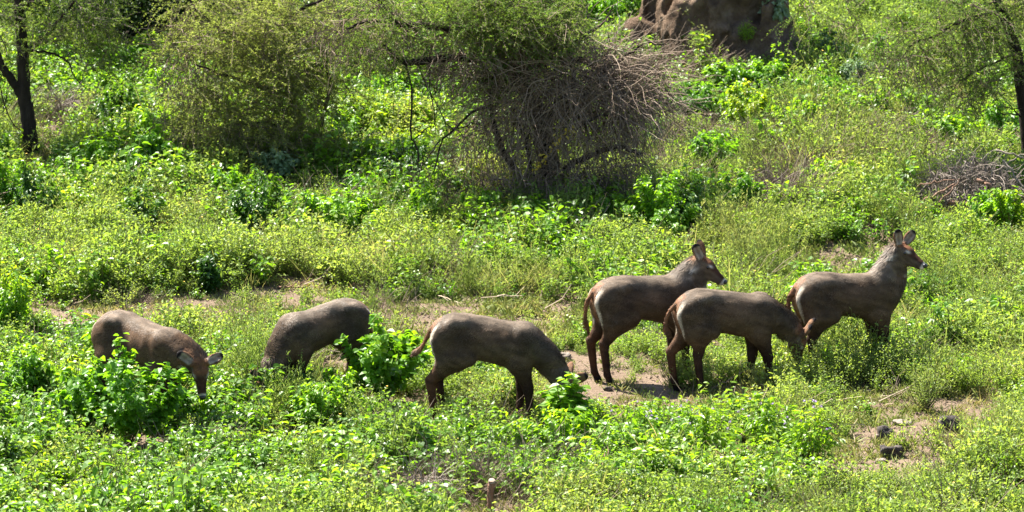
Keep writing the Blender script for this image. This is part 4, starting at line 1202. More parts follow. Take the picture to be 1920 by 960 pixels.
def waterbuck(px, row, yaw_deg, label, poll, face, face_up, ears, feet, tail, drop=0.0, scale=1.0, red=0.0, seed=1, neck_up=0.0, opens=None):
    r = np.random.default_rng(seed)
    yaw = rad(yaw_deg)
    pos = at(px, row)
    root = empty('waterbuck', pos, label, 'antelope', 'waterbuck cows grazing in the clearing', yaw)
    root.scale = (scale,) * 3
    poll = np.array(poll, float)
    f = nrm(local(face, yaw)); u = local(face_up, yaw); u = nrm(u - f * (u @ f)); w = np.cross(u, f)   # w points to the animal's left
    head = lambda a, b, c_=0.0: poll + f * a + u * b + w * c_
    nose_tip = head(.33, -.03)
    tailp = np.array(tail, float)
    ear_dirs = [nrm(local(e, yaw)) for e in ears]
    ear_base = [head(.005, .045, .062), head(.005, .045, -.062)]
    allp = np.array([poll, nose_tip, *[b + e * .22 for b, e in zip(ear_base, ear_dirs)], *tailp])
    lo = np.minimum(np.array([-.72, -.32, -.03]), allp.min(0) - .1); hi = np.maximum(np.array([.66, .32, 1.22]), allp.max(0) + .1)
    lo[2] = max(lo[2], -.03)
    fd = Field(lo, hi, .0125)
    # trunk
    s, p = fd.box((-.7, -.3, .4), (.7, .3, 1.25))
    x = p[..., 0]
    xs = np.clip(x, TORSO[0, 0], TORSO[-1, 0])
    dz = -drop * sstep(-.35, .45, x)
    top = np.interp(xs, TORSO[:, 0], TORSO[:, 1]) + dz; bot = np.interp(xs, TORSO[:, 0], TORSO[:, 2]) + dz * .6
    hw = np.interp(xs, TORSO[:, 0], TORSO[:, 3])
    cz, hh = (top + bot) / 2, (top - bot) / 2
    zz = (p[..., 2] - cz) / hh
    # narrower along the spine than at mid flank
    wy = hw * (1 - .20 * np.clip(zz, 0, 1) ** 1.5)
    ee = 2.35
    d = ((np.abs(p[..., 1] / wy) ** ee + np.abs(zz) ** ee) ** (1 / ee) - 1) * np.minimum(hw, hh)
    d = np.where(x < TORSO[0, 0], np.maximum(d, TORSO[0, 0] - x), np.where(x > TORSO[-1, 0], np.maximum(d, x - TORSO[-1, 0]), d))
    fd.phi[s] = np.minimum(fd.phi[s], d)
    for sd in (1, -1):
        fd.cone((-.36, .135 * sd, 1.035), (-.27, .125 * sd, 1.045), .065, .050, .06)       # hip bones
        fd.cone((.34, .08 * sd, 1.00 - drop), (.40, .10 * sd, .84 - drop), .07, .085, .08)     # shoulder blades
    # legs: feet = (rear left, rear right, front left, front right) x offsets
    for sd, fx in ((1, feet[0]), (-1, feet[1])):
        y = sd * .132
        fd.cone((-.42, y * .8, .90), (-.33, y, .70), .165, .125, .08, 1.45)
        fd.cone((-.50, y * .75, .88), (-.46, y, .66), .115, .085, .06, 1.3)
        fd.cone((-.33, y, .70), (-.20, y * 1.1, .68), .10, .06, .08, 1.4)
        hk = np.array([fx - .045, sd * .105, .43])
        fd.cone((-.37, y, .68), hk + (.02, 0, .03), .128, .058, .07, 1.30)
        fd.cone(hk, (fx - .005, sd * .105, .11), .050, .036, .03)
        fd.cone(hk + (-.02, 0, .03), hk + (.01, 0, -.04), .03, .03, .02)
        fd.cone((fx - .005, sd * .105, .11), (fx + .03, sd * .105, .035), .036, .036, .02)
        fd.cone((fx + .028, sd * .105, .04), (fx + .04, sd * .105, .0), .038, .043, .01)
    for sd, fx in ((1, feet[2]), (-1, feet[3])):
        y = sd * .122; dr = drop * .8
        fd.cone((.37, y * .9, .92 - dr), (.31, y, .68 - dr), .125, .105, .08, 1.5)
        kn = np.array([fx + .01 + (.33 - fx) * .35, sd * .10, .37])
        fd.cone((.32, y, .68 - dr), kn, .108, .055, .06, 1.15)
        fd.cone(kn + (0, 0, .02), kn - (0, 0, .03), .052, .048, .02)
        fd.cone(kn, (fx, sd * .10, .11), .046, .036, .03)
        fd.cone((fx, sd * .10, .11), (fx + .035, sd * .10, .035), .035, .036, .02)
        fd.cone((fx + .033, sd * .10, .04), (fx + .045, sd * .10, .0), .038, .043, .01)
    # neck
    n0 = np.array([.34, 0, .96 - drop]); n1 = np.array([.46, 0, .92 - drop * 1.1])
    nb = poll - f * .01 - u * .035
    mid = (n0 * .45 + nb * .55) + np.array([0, 0, neck_up])
    low = (n1 * .5 + nb * .5) + np.array([.03, 0, -.05 + neck_up * .5])
    q1 = bez([n0, mid, nb], 7); q2 = bez([n1 + (0, 0, -.06), low, nb - u * .02], 7)
    R1 = np.linspace(.150, .082, 7); R2 = np.linspace(.135, .080, 7)
    for i in range(6):
        fd.cone(q1[i], q1[i + 1], R1[i], R1[i + 1], .06)
        fd.cone(q2[i], q2[i + 1], R2[i], R2[i + 1], .06)
    # head
    fd.cone(head(.01, -.01), head(.10, 0), .078, .074, .04)
    fd.cone(head(.09, .005), head(.29, -.022), .070, .042, .04)
    fd.cone(head(.05, -.065), head(.14, -.075), .052, .046, .04)
    fd.cone(head(.14, -.073), head(.30, -.052), .044, .028, .03)
    fd.cone(head(.28, -.025), head(.315, -.03), .043, .038, .02)
    for sd in (1, -1):
        fd.cone(head(.085, .035, .055 * sd), head(.12, .03, .05 * sd), .028, .024, .03)      # brow
    # ears: a cupped leaf
    ear_frames = []
    for sd, eb, ed, op in zip((1, -1), ear_base, ear_dirs, opens or (None, None)):
        out = nrm(f * .75 + w * sd * .65) if op is None else nrm(local(op, yaw)); out = nrm(out - ed * (out @ ed))    # the ear's open side
        sidev = np.cross(ed, out)
        A = np.stack([ed, sidev, out])
        ear_frames.append((eb, A))
        fd.cone(eb - ed * .03, eb + ed * .03, .028, .026, .03)
        fd.blob(eb + ed * .106, A, (.098, .060, .027), .02)
        fd.carve(eb + ed * .114 + out * .027, A, (.076, .042, .026))
    # tail
    tp = bez(tailp, 9); tr = np.interp(np.linspace(0, 1, 9), [0, .15, .6, .85, 1], [.034, .024, .020, .026, .012])
    for i in range(8): fd.cone(tp[i], tp[i + 1], tr[i], tr[i + 1], .015)
    G = np.stack(np.meshgrid(*fd.ax, indexing='ij'), -1)
    near = np.abs(fd.phi) < .05
    fd.phi[near] += (.010 * lattice_noise(G[near], seed + 60, 5.0) + .005 * lattice_noise(G[near], seed + 61, 12.0)) * sstep(.45, .7, G[near][:, 2]) * (np.linalg.norm(G[near] - poll - f * .15, axis=-1) > .28)
    V, Q = surface_nets(fd.phi, fd.lo, fd.h)
    V[:, 2] = np.maximum(V[:, 2], .0)
    # ---------------- coat colours (linear), by place on the animal
    X, Y, Z = V.T
    n = len(V)
    nv = lattice_noise(V, seed + 50, 9.0) * .5 + lattice_noise(V, seed + 51, 26.0) * .5
    grey = np.array([.048, .034, .022]); brown = np.array([.074, .043, .023])
    base = grey * (1 - red) + brown * red
    C = np.tile(base, (n, 1)) * (1 + .28 * nv)[:, None]
    C = mixc(C, brown * 1.15, np.clip(.5 * lattice_noise(V, seed + 55, 3.5) + .15, 0, 1))
    C = mixc(C, np.array([.030, .019, .013]), .75 * np.exp(-(((X + .27) / .13) ** 2 + ((Z - .90) / .16) ** 2)))      # shade of the hip painted dark on the haunch
    C = mixc(C, np.array([.120, .070, .041]), .6 * np.exp(-(((X - .02) / .16) ** 2 + ((Z - .93) / .08) ** 2)))      # sunlit brown patch painted on the ribs
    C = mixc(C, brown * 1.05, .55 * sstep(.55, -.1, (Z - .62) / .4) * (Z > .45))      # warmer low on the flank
    C = mixc(C, np.array([.165, .130, .098]), .64 * sstep(1.00, 1.12, Z + drop * sstep(-.35, .45, X)) * (X < .5))       # sunlit band along the back, painted in as paler coat
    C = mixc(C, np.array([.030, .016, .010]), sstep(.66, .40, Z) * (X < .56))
    C = mixc(C, np.array([.14, .060, .028]), .28 * sstep(.70, .55, Z) * sstep(.12, .2, Z) * sstep(-.50, -.57, X) * (X > -.7))          # orange sunlit rim painted down the back of the hind legs          # dark legs
    C = mixc(C, np.array([.012, .010, .010]), sstep(.07, .05, Z) * (X < .56))          # hooves
    neckd = np.min(np.linalg.norm(V[:, None] - np.concatenate([q1[2:], q2[2:]])[None], axis=-1), 1)
    C = mixc(C, np.array([.115, .088, .065]) * (1 - .3 * red) + np.array([.02, -.01, -.02]) * red, sstep(.16, .08, neckd) * .75)
    # pale rump crescent on each side of the tail
    arc = np.abs(np.hypot((X + .585) / 1.0, (np.abs(Y) - .02) / 1.0) - .115)
    rw = sstep(.034, .016, arc) * sstep(.60, .68, Z) * sstep(1.06, .99, Z) * (X < -.40) * (np.abs(Y) > .035)
    C = mixc(C, np.array([.42, .35, .27]), rw)
    inner = (X < -.5) * sstep(.10, .06, np.abs(Y)) * sstep(.6, .7, Z) * (1 - rw)
    C = mixc(C, np.array([.22, .11, .06]), inner * .7)
    # head
    h0 = V - poll
    a_, b_, c_ = h0 @ f, h0 @ u, h0 @ w
    onh = (sstep(-.06, .02, a_)) * (np.linalg.norm(h0 - f * .15, axis=1) < .24)
    C = mixc(C, np.array([.085, .063, .045]), onh * .9)
    C = mixc(C, np.array([.125, .057, .029]), onh * sstep(.040, .062, b_) * sstep(.16, .10, a_))     # rufous forehead
    C = mixc(C, np.array([.045, .023, .015]), onh * sstep(-.005, .03, b_ + .1 * (a_ - .12)) * sstep(.10, .17, a_))   # dark bridge
    brow = np.exp(-(((a_ - .120) / .024) ** 2 + ((b_ - .044) / .011) ** 2 + ((np.abs(c_) - .062) / .03) ** 2))
    C = mixc(C, np.array([.48, .43, .37]), np.clip(brow * 1.3, 0, 1))
    lips = sstep(.306, .318, a_) * (np.linalg.norm(h0 - f * .3, axis=1) < .09)
    C = mixc(C, np.array([.48, .43, .37]), lips)
    C = mixc(C, np.array([.58, .52, .44]), onh * sstep(-.085, -.105, b_) * sstep(.18, .24, a_))
    bib = np.exp(-((a_ - .0) / .03) ** 2) * sstep(-.01, -.06, b_) * (np.linalg.norm(h0, axis=1) < .19)
    C = mixc(C, np.array([.50, .44, .36]), np.clip(bib, 0, 1) * .85)
    for eb, A in ear_frames:
        q = (V - eb) @ A.T
        on = (q[:, 0] > .03) * (np.linalg.norm(V - eb - A[0] * .115, axis=1) < .125)
        C = mixc(C, np.array([.14, .078, .045]), on * 1.0)
        ins = on * sstep(-.002, .006, q[:, 2]) * (np.abs(q[:, 1]) < .042)
        C = mixc(C, np.array([.26, .215, .17]), ins * .9)
        C = mixc(C, np.array([.10, .08, .07]), ins * np.exp(-((np.abs(q[:, 1])) / .012) ** 2) * .7)
        C = mixc(C, np.array([.012, .010, .010]), on * np.clip(sstep(.155, .18, q[:, 0]) + ins * sstep(.033, .042, np.abs(q[:, 1])), 0, 1))
    td = np.min(np.linalg.norm(V[:, None] - tp[None], axis=-1), 1)
    ti = np.argmin(np.linalg.norm(V[:, None] - tp[None], axis=-1), 1) / 8
    ont = (X < -.585) * (td < .05)
    C = mixc(C, np.array([.15, .073, .036]), ont * 1.0)
    C = mixc(C, np.array([.035, .022, .016]), ont * sstep(.8, .95, ti) * .6)
    streak = lattice_noise(V @ np.array([[.55, 0, .35], [0, 1, 0], [-.35, 0, .9]]) * np.array([.35, 1, 1]), seed + 70, 34.0)
    C = np.clip(C * (1 + .38 * streak)[:, None], .005, .8)
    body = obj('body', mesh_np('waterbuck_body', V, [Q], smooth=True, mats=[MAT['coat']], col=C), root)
    # ---------------- fur: short flat hairs lying along the coat
    me = body.data
    area = np.zeros(len(me.polygons)); me.polygons.foreach_get('area', area)
    fn = np.zeros(len(me.polygons) * 3); me.polygons.foreach_get('normal', fn); fn = fn.reshape(-1, 3)
    nf = 46000
    pick = r.choice(len(area), nf, p=area / area.sum())
    wq = r.dirichlet((1, 1, 1, 1), nf)
    qv = Q[pick]
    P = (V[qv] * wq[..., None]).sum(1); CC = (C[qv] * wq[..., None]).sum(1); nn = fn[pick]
    ax_ = np.array([-.75, 0, -.55])[None] + np.zeros((nf, 3))
    hN = P - poll
    nearN = np.min(np.linalg.norm(P[:, None] - np.concatenate([q1[1:], q2[1:]])[None], axis=-1), 1)
    onneck = sstep(.19, .10, nearN)
    nd = nrm(n0 - nb) + np.array([0, 0, -.5])
    ax_ = ax_ * (1 - onneck[:, None]) + nd * onneck[:, None]
    hh_ = sstep(-.02, .05, hN @ f) * (np.linalg.norm(hN - f * .15, axis=1) < .25)
    ax_ = ax_ * (1 - hh_[:, None]) + (-f) * hh_[:, None]
    ax_[:, 2] -= 1.6 * (P[:, 2] < .6)
    ax_ += r.normal(scale=.17, size=(nf, 3))
    ax_ += .38 * np.stack([lattice_noise(P, seed + 80 + i, 9.0) for i in range(3)], -1)
    ax_ = nrm(ax_ - nn * (ax_ * nn).sum(1, keepdims=True))
    ln = (.027 + .034 * onneck) * (1 - .6 * hh_) * np.where(P[:, 2] < .55, .6, 1) * r.uniform(.6, 1.3, nf)
    belly = (nn[:, 2] < -.4) & (P[:, 2] < .8) & (P[:, 2] > .5)
    ln = np.where(belly, ln * 1.6, ln)
    ond = np.min(np.linalg.norm(P[:, None] - tp[None, 6:], axis=-1), 1) < .05
    ln = np.where(ond, .05, ln)
    for eb, A in ear_frames: ln = np.where(np.linalg.norm(P - eb - A[0] * .12, axis=1) < .12, ln * .35, ln)
    ln = np.where(P[:, 2] < .06, .002, ln)
    ln = np.where(np.linalg.norm(P - head(.325, -.03), axis=1) < .06, .003, ln)
    eyes = [head(.100, .018, .073), head(.100, .018, -.073)]
    for e in eyes: ln = np.where(np.linalg.norm(P - e, axis=1) < .03, .002, ln)
    lift = r.uniform(.05, .15, nf) + .25 * onneck
    side = np.cross(nn, ax_)
    wd = r.uniform(.0022, .0050, nf)[:, None]
    tip = P + ax_ * ln[:, None] + nn * (ln * lift)[:, None]
    b0 = P - side * wd - nn * .002; b1 = P + side * wd - nn * .002
    FV = np.stack([b0, b1, tip], 1).reshape(-1, 3)
    shade = np.exp(r.normal(0, .14, nf) + .45 * lattice_noise(P * np.array([.45, 1, .8]), seed + 90, 26.0))[:, None]
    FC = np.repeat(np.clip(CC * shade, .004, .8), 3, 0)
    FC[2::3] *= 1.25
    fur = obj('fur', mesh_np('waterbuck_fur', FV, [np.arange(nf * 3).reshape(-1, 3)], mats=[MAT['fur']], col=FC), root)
    fur['kind'] = 'stuff'
    # ---------------- eyes and nose
    def ball(name, c, A, rr, mat, nu=12, nvv=8):
        th, ph = np.meshgrid(np.linspace(0, 2 * np.pi, nu, endpoint=False), np.linspace(0.0, np.pi, nvv), indexing='ij')
        S = np.stack([np.sin(ph) * np.cos(th), np.sin(ph) * np.sin(th), np.cos(ph)], -1)
        vv = c + (S * np.array(rr)) @ np.asarray(A)
        ix = np.arange(nu * nvv).reshape(nu, nvv)
        nx_ = np.roll(ix, -1, 0)
        fq = np.stack([ix[:, :-1], nx_[:, :-1], nx_[:, 1:], ix[:, 1:]], -1).reshape(-1, 4)
        return obj(name, mesh_np(name, vv.reshape(-1, 3), [fq], smooth=True, mats=[MAT[mat]]), root)
    Ah = np.stack([f, u, w])
    for e in eyes: ball('eye', e, Ah, (.025, .020, .018), 'eye')
    ball('nose', head(.340, -.014), Ah, (.030, .028, .036), 'nose')
    return root

STAND = (-.50, -.46, .33, .36)
# far right: alert, head turned to the camera
waterbuck(1588, 703, 16, 'alert waterbuck standing apart with head raised and both ears spread', (.57, -.02, 1.355), (.80, -.40, -.42), (.3, -.1, .9),
          ((.62, .30, .72), (-.12, -.22, .97)), (-.50, -.40, .30, .40), [(-.60, 0, .98), (-.66, .0, .88), (-.67, .01, .74), (-.645, .02, .64)], red=.35, seed=11, opens=((.25, -1, .1), (.35, -1, 0)))
# behind, looking over the back of the next one
waterbuck(1211, 712, 19, 'waterbuck looking over the back of the grazing one in front of it', (.60, -.02, 1.245), (.80, -.12, -.60), (.55, -.1, .8),
          ((-.28, .25, .92), (-.42, -.22, .87)), (-.54, -.47, .33, .42), [(-.60, 0, .98), (-.665, .0, .88), (-.675, .02, .72), (-.63, .03, .54)], red=.1, scale=1.01, seed=12, opens=((.6, .7, 0), (-.1, -1, .1)))
# in front of it, grazing
waterbuck(1366, 732, 14, 'grazing waterbuck with an orange lit tail, head lowered into the herbs', (.80, .04, .57), (.06, .32, -.94), (.90, -.25, .1),
          ((.62, .05, .78), (.50, -.35, .76)), (-.58, -.34, .26, .44), [(-.60, 0, .98), (-.68, -.02, .90), (-.72, -.03, .76), (-.66, -.05, .64)], drop=.06, red=.22, scale=.98, seed=13, opens=((.75, .1, -.6), (.8, .1, -.5)), neck_up=.045)
# centre, grazing
waterbuck(919, 789, -3, 'grey brown waterbuck grazing side-on with its tail swung out, muzzle hidden', (.79, -.02, .46), (.35, .22, -.90), (.9, -.1, .3),
          ((-.05, .85, .5), (.90, -.25, .34)), (-.50, -.57, .30, .42), [(-.60, 0, .96), (-.66, .0, .86), (-.72, -.01, .76), (-.80, -.02, .70)], drop=.07, seed=14, opens=((.4, .6, 0), (.1, .95, .2)), neck_up=.05)
# far left, coming towards the camera
waterbuck(272, 793, -40, 'reddish brown waterbuck grazing with its face towards the camera behind a leafy bush', (.80, -.02, .74), (.10, -.32, -.94), (.15, -.92, .30),
          ((.88, .08, .45), (-.80, .0, .60)), (-.50, -.45, .30, .40), [(-.60, 0, .98), (-.65, .0, .86), (-.66, .01, .72), (-.65, .0, .60)], drop=.07, red=.75, seed=15, opens=((0, -1, .5), (-.1, -1, .2)), neck_up=.03)
# behind the heart-leaved bush, facing away to the left
waterbuck(600, 752, 214, 'dark waterbuck facing left, its rump behind the heart-leaved bush', (.72, .0, .33), (-.35, -.25, -.90), (-.9, .0, .3),
          ((-.5, -.6, .5), (-.5, .6, .5)), (-.50, -.44, .30, .40), [(-.60, 0, .98), (-.65, .0, .86), (-.66, .01, .72), (-.64, .0, .60)], drop=.09, scale=.94, seed=16, opens=((0, -1, .3), (-.3, 1, .2)))

# ------------------------------------------------------------------ dead wood, stalks, stones
def stick(label, pts, r0, r1, mat='grey_wood', name='fallen_branch', cat='branch', twigs=0, group=None):
    """pts: (px, row of the ground below, height above ground)"""
    P = []
    for px, row, hh in pts:
        g = at(px, row); P.append(g + (0, 0, hh))
    P = np.array(P); b = np.array(P[0]); b[2] = H(b[0], b[1])
    root = empty(name, b, label, cat, group)
    a = Acc(); q = bez(P - b, 4 * len(P))
    q[1:-1] += rng.normal(scale=.008, size=(len(q) - 2, 3))
    V, Fc = tubes(q[None], np.linspace(r0, r1, len(q))[None], 6); a.add(V, Fc, .5)
    obj('stem', a.mesh('stem', [MAT[mat]], True), root)
    for i in range(twigs):
        k = rng.integers(len(q) // 3, len(q) - 1)
        t = Acc(); d = nrm(q[min(k + 1, len(q) - 1)] - q[k - 1]) + rng.normal(scale=.6, size=3) * (1, 1, .6)
        L = rng.uniform(.12, .35)
        w = bez([q[k], q[k] + nrm(d) * L * .5 + rng.normal(scale=.02, size=3), q[k] + nrm(d) * L + (0, 0, .04)], 6)
        V, Fc = tubes(w[None], np.linspace(r0 * .5, r1 * .4, 6)[None], 4); t.add(V, Fc, .5)
        obj('side_twig', t.mesh('side_twig', [MAT[mat]], True), root)

def stalks(px, row, hpx, n, spread, lean, label, mat='straw', rr=.006, name='dry_stalks', cat='stalks'):
    b = at(px, row); h = hpx / ppm(b[1])
    root = empty(name, b, label, cat)
    for i in range(n):
        a = Acc()
        o = np.array([*(rng.normal(scale=.04, size=2)), -.02])
        tip = np.array([lean + rng.normal(scale=spread), rng.normal(scale=spread), h * rng.uniform(.7, 1.05)])
        q = bez([o, o + tip * .45 + rng.normal(scale=.03, size=3), o + tip], 9)
        V, Fc = tubes(q[None], np.linspace(rr, rr * .35, 9)[None], 4); a.add(V, Fc, rng.uniform(.3, 1))
        obj('stalk', a.mesh('stalk', [MAT[mat]]), root)

stalks(1463, 400, 130, 7, .06, .26, 'tall pale leaning dry stalks on the open slope')
stalks(368, 668, 85, 3, .03, .0, 'pale dry stalks standing just behind the ears of the reddish waterbuck', rr=.007)
stalks(395, 672, 80, 5, .12, .28, 'pale slanting stalks right of the reddish waterbuck, before the yellowish bush', rr=.006)
stalks(1245, 300, 110, 16, .16, .06, 'sheaf of beige dry grass stems right of the dead tangle', rr=.004)
stalks(1310, 300, 90, 12, .2, .1, 'thin brown dry stems on the slope right of the beige sheaf', 'twig', rr=.004)
stalks(960, 760, 60, 6, .05, .0, 'thin grey stems before the front legs of the central waterbuck', 'twig', rr=.004)
stalks(1905, 520, 60, 3, .03, -.05, 'pale stems standing in herbs at the right edge', rr=.005)
stalks(1755, 520, 50, 2, .03, .05, 'short pale stems right of the face of the alert waterbuck', rr=.005)
stalks(240, 590, 70, 8, .18, .0, 'bare brown stems on the dry soil behind the reddish waterbuck', 'twig', rr=.004)
stalks(645, 325, 75, 5, .12, -.1, 'pale broken stems right of the olive acacia', 'straw', rr=.009)
stalks(752, 260, 90, 4, .03, .08, 'pale thin stems below the limb with hanging vines', 'straw', rr=.006)

stick('long curved dead branch lying on the slope right of the pale stalks', [(1480, 400, .05), (1530, 380, .22), (1570, 360, .40)], .014, .007, twigs=3)
stick('arched thin dead branch above the shrub right of the pale stalks', [(1545, 330, .08), (1585, 328, .22), (1640, 335, .15), (1660, 345, .02)], .009, .006)
stick('thin dark fallen branch in the middle of the open slope', [(1545, 225, .1), (1560, 245, .16), (1580, 262, .1), (1590, 275, .05)], .012, .008, 'red_bark')
stick('crooked bare branch on the slope under the right acacia', [(1645, 190, .05), (1655, 170, .25), (1672, 150, .38), (1690, 135, .45)], .018, .008, 'bark', twigs=4)
stick('dead branch lying across the herbs at left below the forked trunk', [(110, 450, .12), (160, 442, .16), (215, 428, .20), (262, 432, .14)], .010, .006, twigs=4)
stick('short pale forked stick on the dry soil at left', [(82, 512, .10), (100, 515, .08), (125, 505, .12)], .012, .007, 'straw', twigs=1)
stick('thin stick leaning in herbs above the sparse grass at left', [(175, 520, .1), (205, 512, .14), (228, 508, .16)], .008, .005)
stick('pale broken branches heaped before the bright shrubs at left', [(225, 362, .15), (260, 358, .2), (300, 362, .15)], .010, .006, twigs=9)
stick('dark stick lying on the bare earth above the dark waterbuck', [(520, 541, .02), (545, 543, .03), (575, 540, .02)], .014, .008, 'red_bark', twigs=2)
stick('pale split stick in the near herbs below the central waterbuck', [(660, 830, .10), (680, 840, .10), (690, 850, .08)], .014, .01, 'straw', twigs=3)
stick('thin bent stem arching beside the large bush at left', [(318, 812, .02), (316, 795, .14), (305, 780, .26), (288, 770, .34)], .007, .004, 'straw')
stick('long grey twig lying over the near creepers at left', [(135, 905, .12), (180, 890, .14), (240, 868, .16), (310, 850, .18)], .006, .004, twigs=3)
stick('forked grey twig lying over the near creepers right of the long one', [(380, 915, .14), (410, 905, .15), (440, 900, .15), (470, 890, .14)], .007, .004, twigs=3)
stick('knotty brown stick sticking up in the near herbs at the bottom', [(1115, 960, .02), (1120, 945, .14), (1128, 925, .24), (1134, 905, .3)], .014, .008, 'red_bark', twigs=2)
stick('thin grey stick lying low at the bottom near the cut stake', [(1040, 958, .06), (1075, 945, .10), (1105, 935, .10)], .009, .006)
stick('thin bare branch reaching up in the near herbs right of the cut stake', [(1015, 935, .05), (1045, 905, .12), (1058, 890, .2)], .008, .005, twigs=2)
stick('dead branch behind the near hollow at the bottom', [(830, 915, .2), (870, 900, .22), (900, 915, .15), (910, 935, .06)], .010, .006, 'bark', twigs=3)
stick('dark bent stick left of the shrub under the hanging vines', [(610, 355, .2), (625, 350, .2), (650, 358, .08)], .008, .006, 'bark')
stick('bare sticks on the ground between the legs of the grazing waterbuck with the orange tail', [(1330, 735, .02), (1355, 728, .06), (1385, 722, .12), (1412, 716, .16)], .009, .005, 'straw', twigs=4)
stick('dry twig leaning at the foot of the dead tangle', [(1110, 400, .02), (1130, 380, .25), (1155, 365, .38), (1175, 375, .22), (1185, 385, .05)], .012, .006, 'grey_wood', twigs=3)

# cut stake
b = at(922, 965)
st = empty('cut_stake', b, 'short cut wooden stake with pale top at the bottom edge', 'stake')
a = Acc(); q = bez([(0, 0, -.05), (-.012, 0, .14), (-.008, 0, .27), (.0, 0, .335)], 10)
V, Fc = tubes(q[None], np.interp(np.linspace(0, 1, 10), [0, .6, 1], [.037, .031, .034])[None], 10); V += rng.normal(scale=.0035, size=V.shape); a.add(V, Fc, .5)
obj('post', a.mesh('post', [MAT['red_bark']], True), st)
a = Acc(); n = 12; ang = np.linspace(0, 2 * np.pi, n, endpoint=False)
V = np.concatenate([np.stack([np.cos(ang) * .035, np.sin(ang) * .035, .328 + .012 * np.sin(ang)], -1), np.stack([np.cos(ang) * .030, np.sin(ang) * .030, .345 + .012 * np.sin(ang)], -1), [[0, 0, .350]]])
Fc = np.concatenate([[[i, (i + 1) % n, n + (i + 1) % n], [i, n + (i + 1) % n, n + i], [n + i, n + (i + 1) % n, 2 * n]] for i in range(n)])
a.add(V, Fc, .5); obj('cut_top', a.mesh('cut_top', [MAT['cut_wood']]), st)

# brush pile at the right
def brush_pile(px, row, wpx, hpx, label, n, branches, mat='grey_twig', dark=False, sq=.55):
    b = at(px, row); s = ppm(b[1]); w, h = wpx / s, hpx / s
    root = empty('brush_pile', b, label, 'brush pile')
    o = rdir(n) * (rng.uniform(.15, 1, n) ** (1 / 3))[:, None] * (w * .46, w * sq * .8, h * .92)
    o[:, 2] = np.abs(o[:, 2])
    V, Fc, tn = curls(o + b, .42, rng, gravity=.04, turn=.42, rad_=(.0025, .007))
    a = Acc(); a.add(V - b, Fc, tn)
    tw = obj('tangled_twigs', a.mesh('tangled_twigs', [MAT[mat]]), root); tw['kind'] = 'stuff'
    for pts, r0, r1, m in branches:
        a = Acc(); P = np.array([at3(p[0], p[1], b[1] + p[2]) for p in pts]) - b
        P[:, 2] = np.maximum(P[:, 2], .01)
        q = bez(P, 14); q[1:-1] += rng.normal(scale=.008, size=(12, 3))
        V, Fc = tubes(q[None], np.linspace(r0, r1, 14)[None], 7); a.add(V, Fc, .5)
        obj('branch', a.mesh('branch', [MAT[m]], True), root)
brush_pile(1818, 398, 230, 112, 'heap of grey brown dead thorn branches at the right edge', 1500,
           [([(1728, 390, -.6), (1735, 375, -.6), (1760, 362, -.55), (1790, 345, -.5)], .024, .012, 'red_bark'), ([(1750, 388, -.6), (1775, 365, -.6), (1800, 335, -.5)], .012, .007, 'red_bark'),
            ([(1832, 338, -.5), (1850, 345, -.55), (1862, 360, -.6), (1867, 385, -.6)], .026, .018, 'red_bark'), ([(1780, 378, -.6), (1820, 382, -.65), (1870, 376, -.6)], .022, .012, 'red_bark'),
            ([(1868, 282, -.2), (1895, 288, -.3), (1925, 298, -.3), (1950, 300, -.3)], .014, .010, 'grey_wood'), ([(1880, 300, -.3), (1900, 325, -.4), (1918, 350, -.5), (1925, 365, -.5)], .014, .008, 'grey_wood'),
            ([(1875, 318, -.3), (1900, 298, -.3), (1935, 285, -.3)], .010, .007, 'grey_wood'), ([(1720, 350, -.3), (1760, 340, -.4), (1800, 336, -.4)], .010, .006, 'red_bark')])
brush_pile(1440, 385, 150, 50, 'low spread of thin brown dead stems left of the pale stalks', 520, [])
brush_pile(110, 225, 90, 45, 'small grey brown heap of dead twigs behind the forked trunk', 420, [])
brush_pile(250, 372, 90, 26, 'flat heap of pale dead twigs before the bright shrubs', 240, [], 'straw')
brush_pile(1690, 160, 90, 34, 'dead twigs lying on the slope left of the right acacia', 260, [])
brush_pile(1740, 235, 150, 26, 'thin brown dead stems on the slope under the right acacia', 260, [])
brush_pile(790, 945, 130, 44, 'dark twiggy hollow of dead stems at the bottom', 420, [([(745, 945, -.3), (755, 925, -.3), (765, 910, -.3)], .02, .012, 'grey_wood')])
brush_pile(330, 330, 90, 40, 'dead twigs lying between the bright shrubs and the olive acacia', 240, [([(300, 330, -.3), (340, 312, -.3), (370, 300, -.3)], .012, .008, 'grey_wood')])

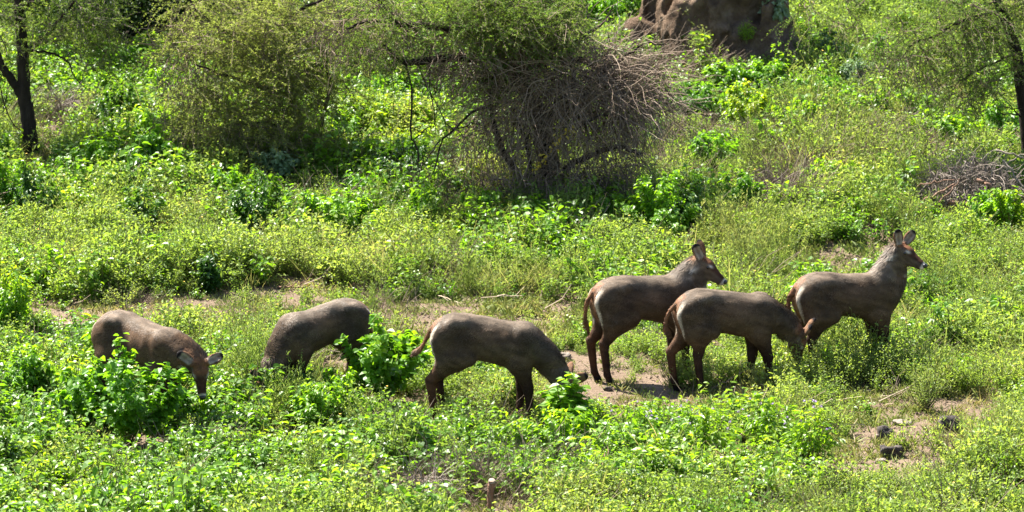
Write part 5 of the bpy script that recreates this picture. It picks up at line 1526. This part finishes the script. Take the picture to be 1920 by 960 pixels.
# stones
def stone(px, row, wpx, hpx, label, seed, flat=.7, pale=False):
    b = at(px, row); s = ppm(b[1]); w, h = wpx / s, hpx / s
    nu, nv = 22, 13
    th, ph = np.meshgrid(np.linspace(0, 2 * np.pi, nu, endpoint=False), np.linspace(0, np.pi, nv), indexing='ij')
    S = np.stack([np.sin(ph) * np.cos(th), np.sin(ph) * np.sin(th), np.cos(ph)], -1).reshape(-1, 3)
    d = 1 + .34 * lattice_noise(S, seed, 1.3) + .2 * lattice_noise(S, seed + 1, 3.1) + .07 * lattice_noise(S, seed + 2, 7)
    S = np.sign(S) * np.abs(S) ** .68
    V = S * d[:, None] * (w / 2, w / 2 * flat, h * .62) + (0, 0, h * .38)
    ix = np.arange(nu * nv).reshape(nu, nv); nx = np.roll(ix, -1, 0)
    Fq = np.stack([ix[:, :-1], ix[:, 1:], nx[:, 1:], nx[:, :-1]], -1).reshape(-1, 4)
    o = obj('stone', mesh_np('stone', V, [Fq], smooth=True, mats=[MAT['grey_wood' if pale else 'rock']]), None, b)
    tag(o, label, 'stone', 'stones on the bare ground')
stone(1778, 808, 46, 25, 'largest black stone, wedge shaped, on the bare soil at right', 91)
stone(1661, 822, 30, 22, 'rough black stone left of the largest one', 94)
stone(1646, 823, 16, 9, 'small grey stone touching the rough black one', 97, pale=True)
stone(1671, 857, 46, 23, 'mossy black stone nearest the small leaved bush', 100)
stone(1545, 916, 24, 18, 'dark stone on the bare soil below the purple flowered plants', 103)
stone(1905, 955, 40, 20, 'grey stone in the lower right corner', 106, pale=True)
stone(1056, 674, 28, 13, 'grey flat stone behind the neck of the central waterbuck', 109, pale=True)
stone(1626, 740, 18, 10, 'small reddish dark stone above the bare stony ground', 112)
stone(1690, 796, 34, 8, 'flat pale stone half buried behind the rough black one', 115, pale=True)
stone(1010, 668, 14, 9, 'small dark stone on the soil above the back of the central waterbuck', 118)
stone(1652, 867, 28, 7, 'flat grey stone just below the mossy black one', 121, pale=True)
stone(1140, 732, 16, 8, 'small dark stone by the hind hooves of the overlapped waterbuck', 124)
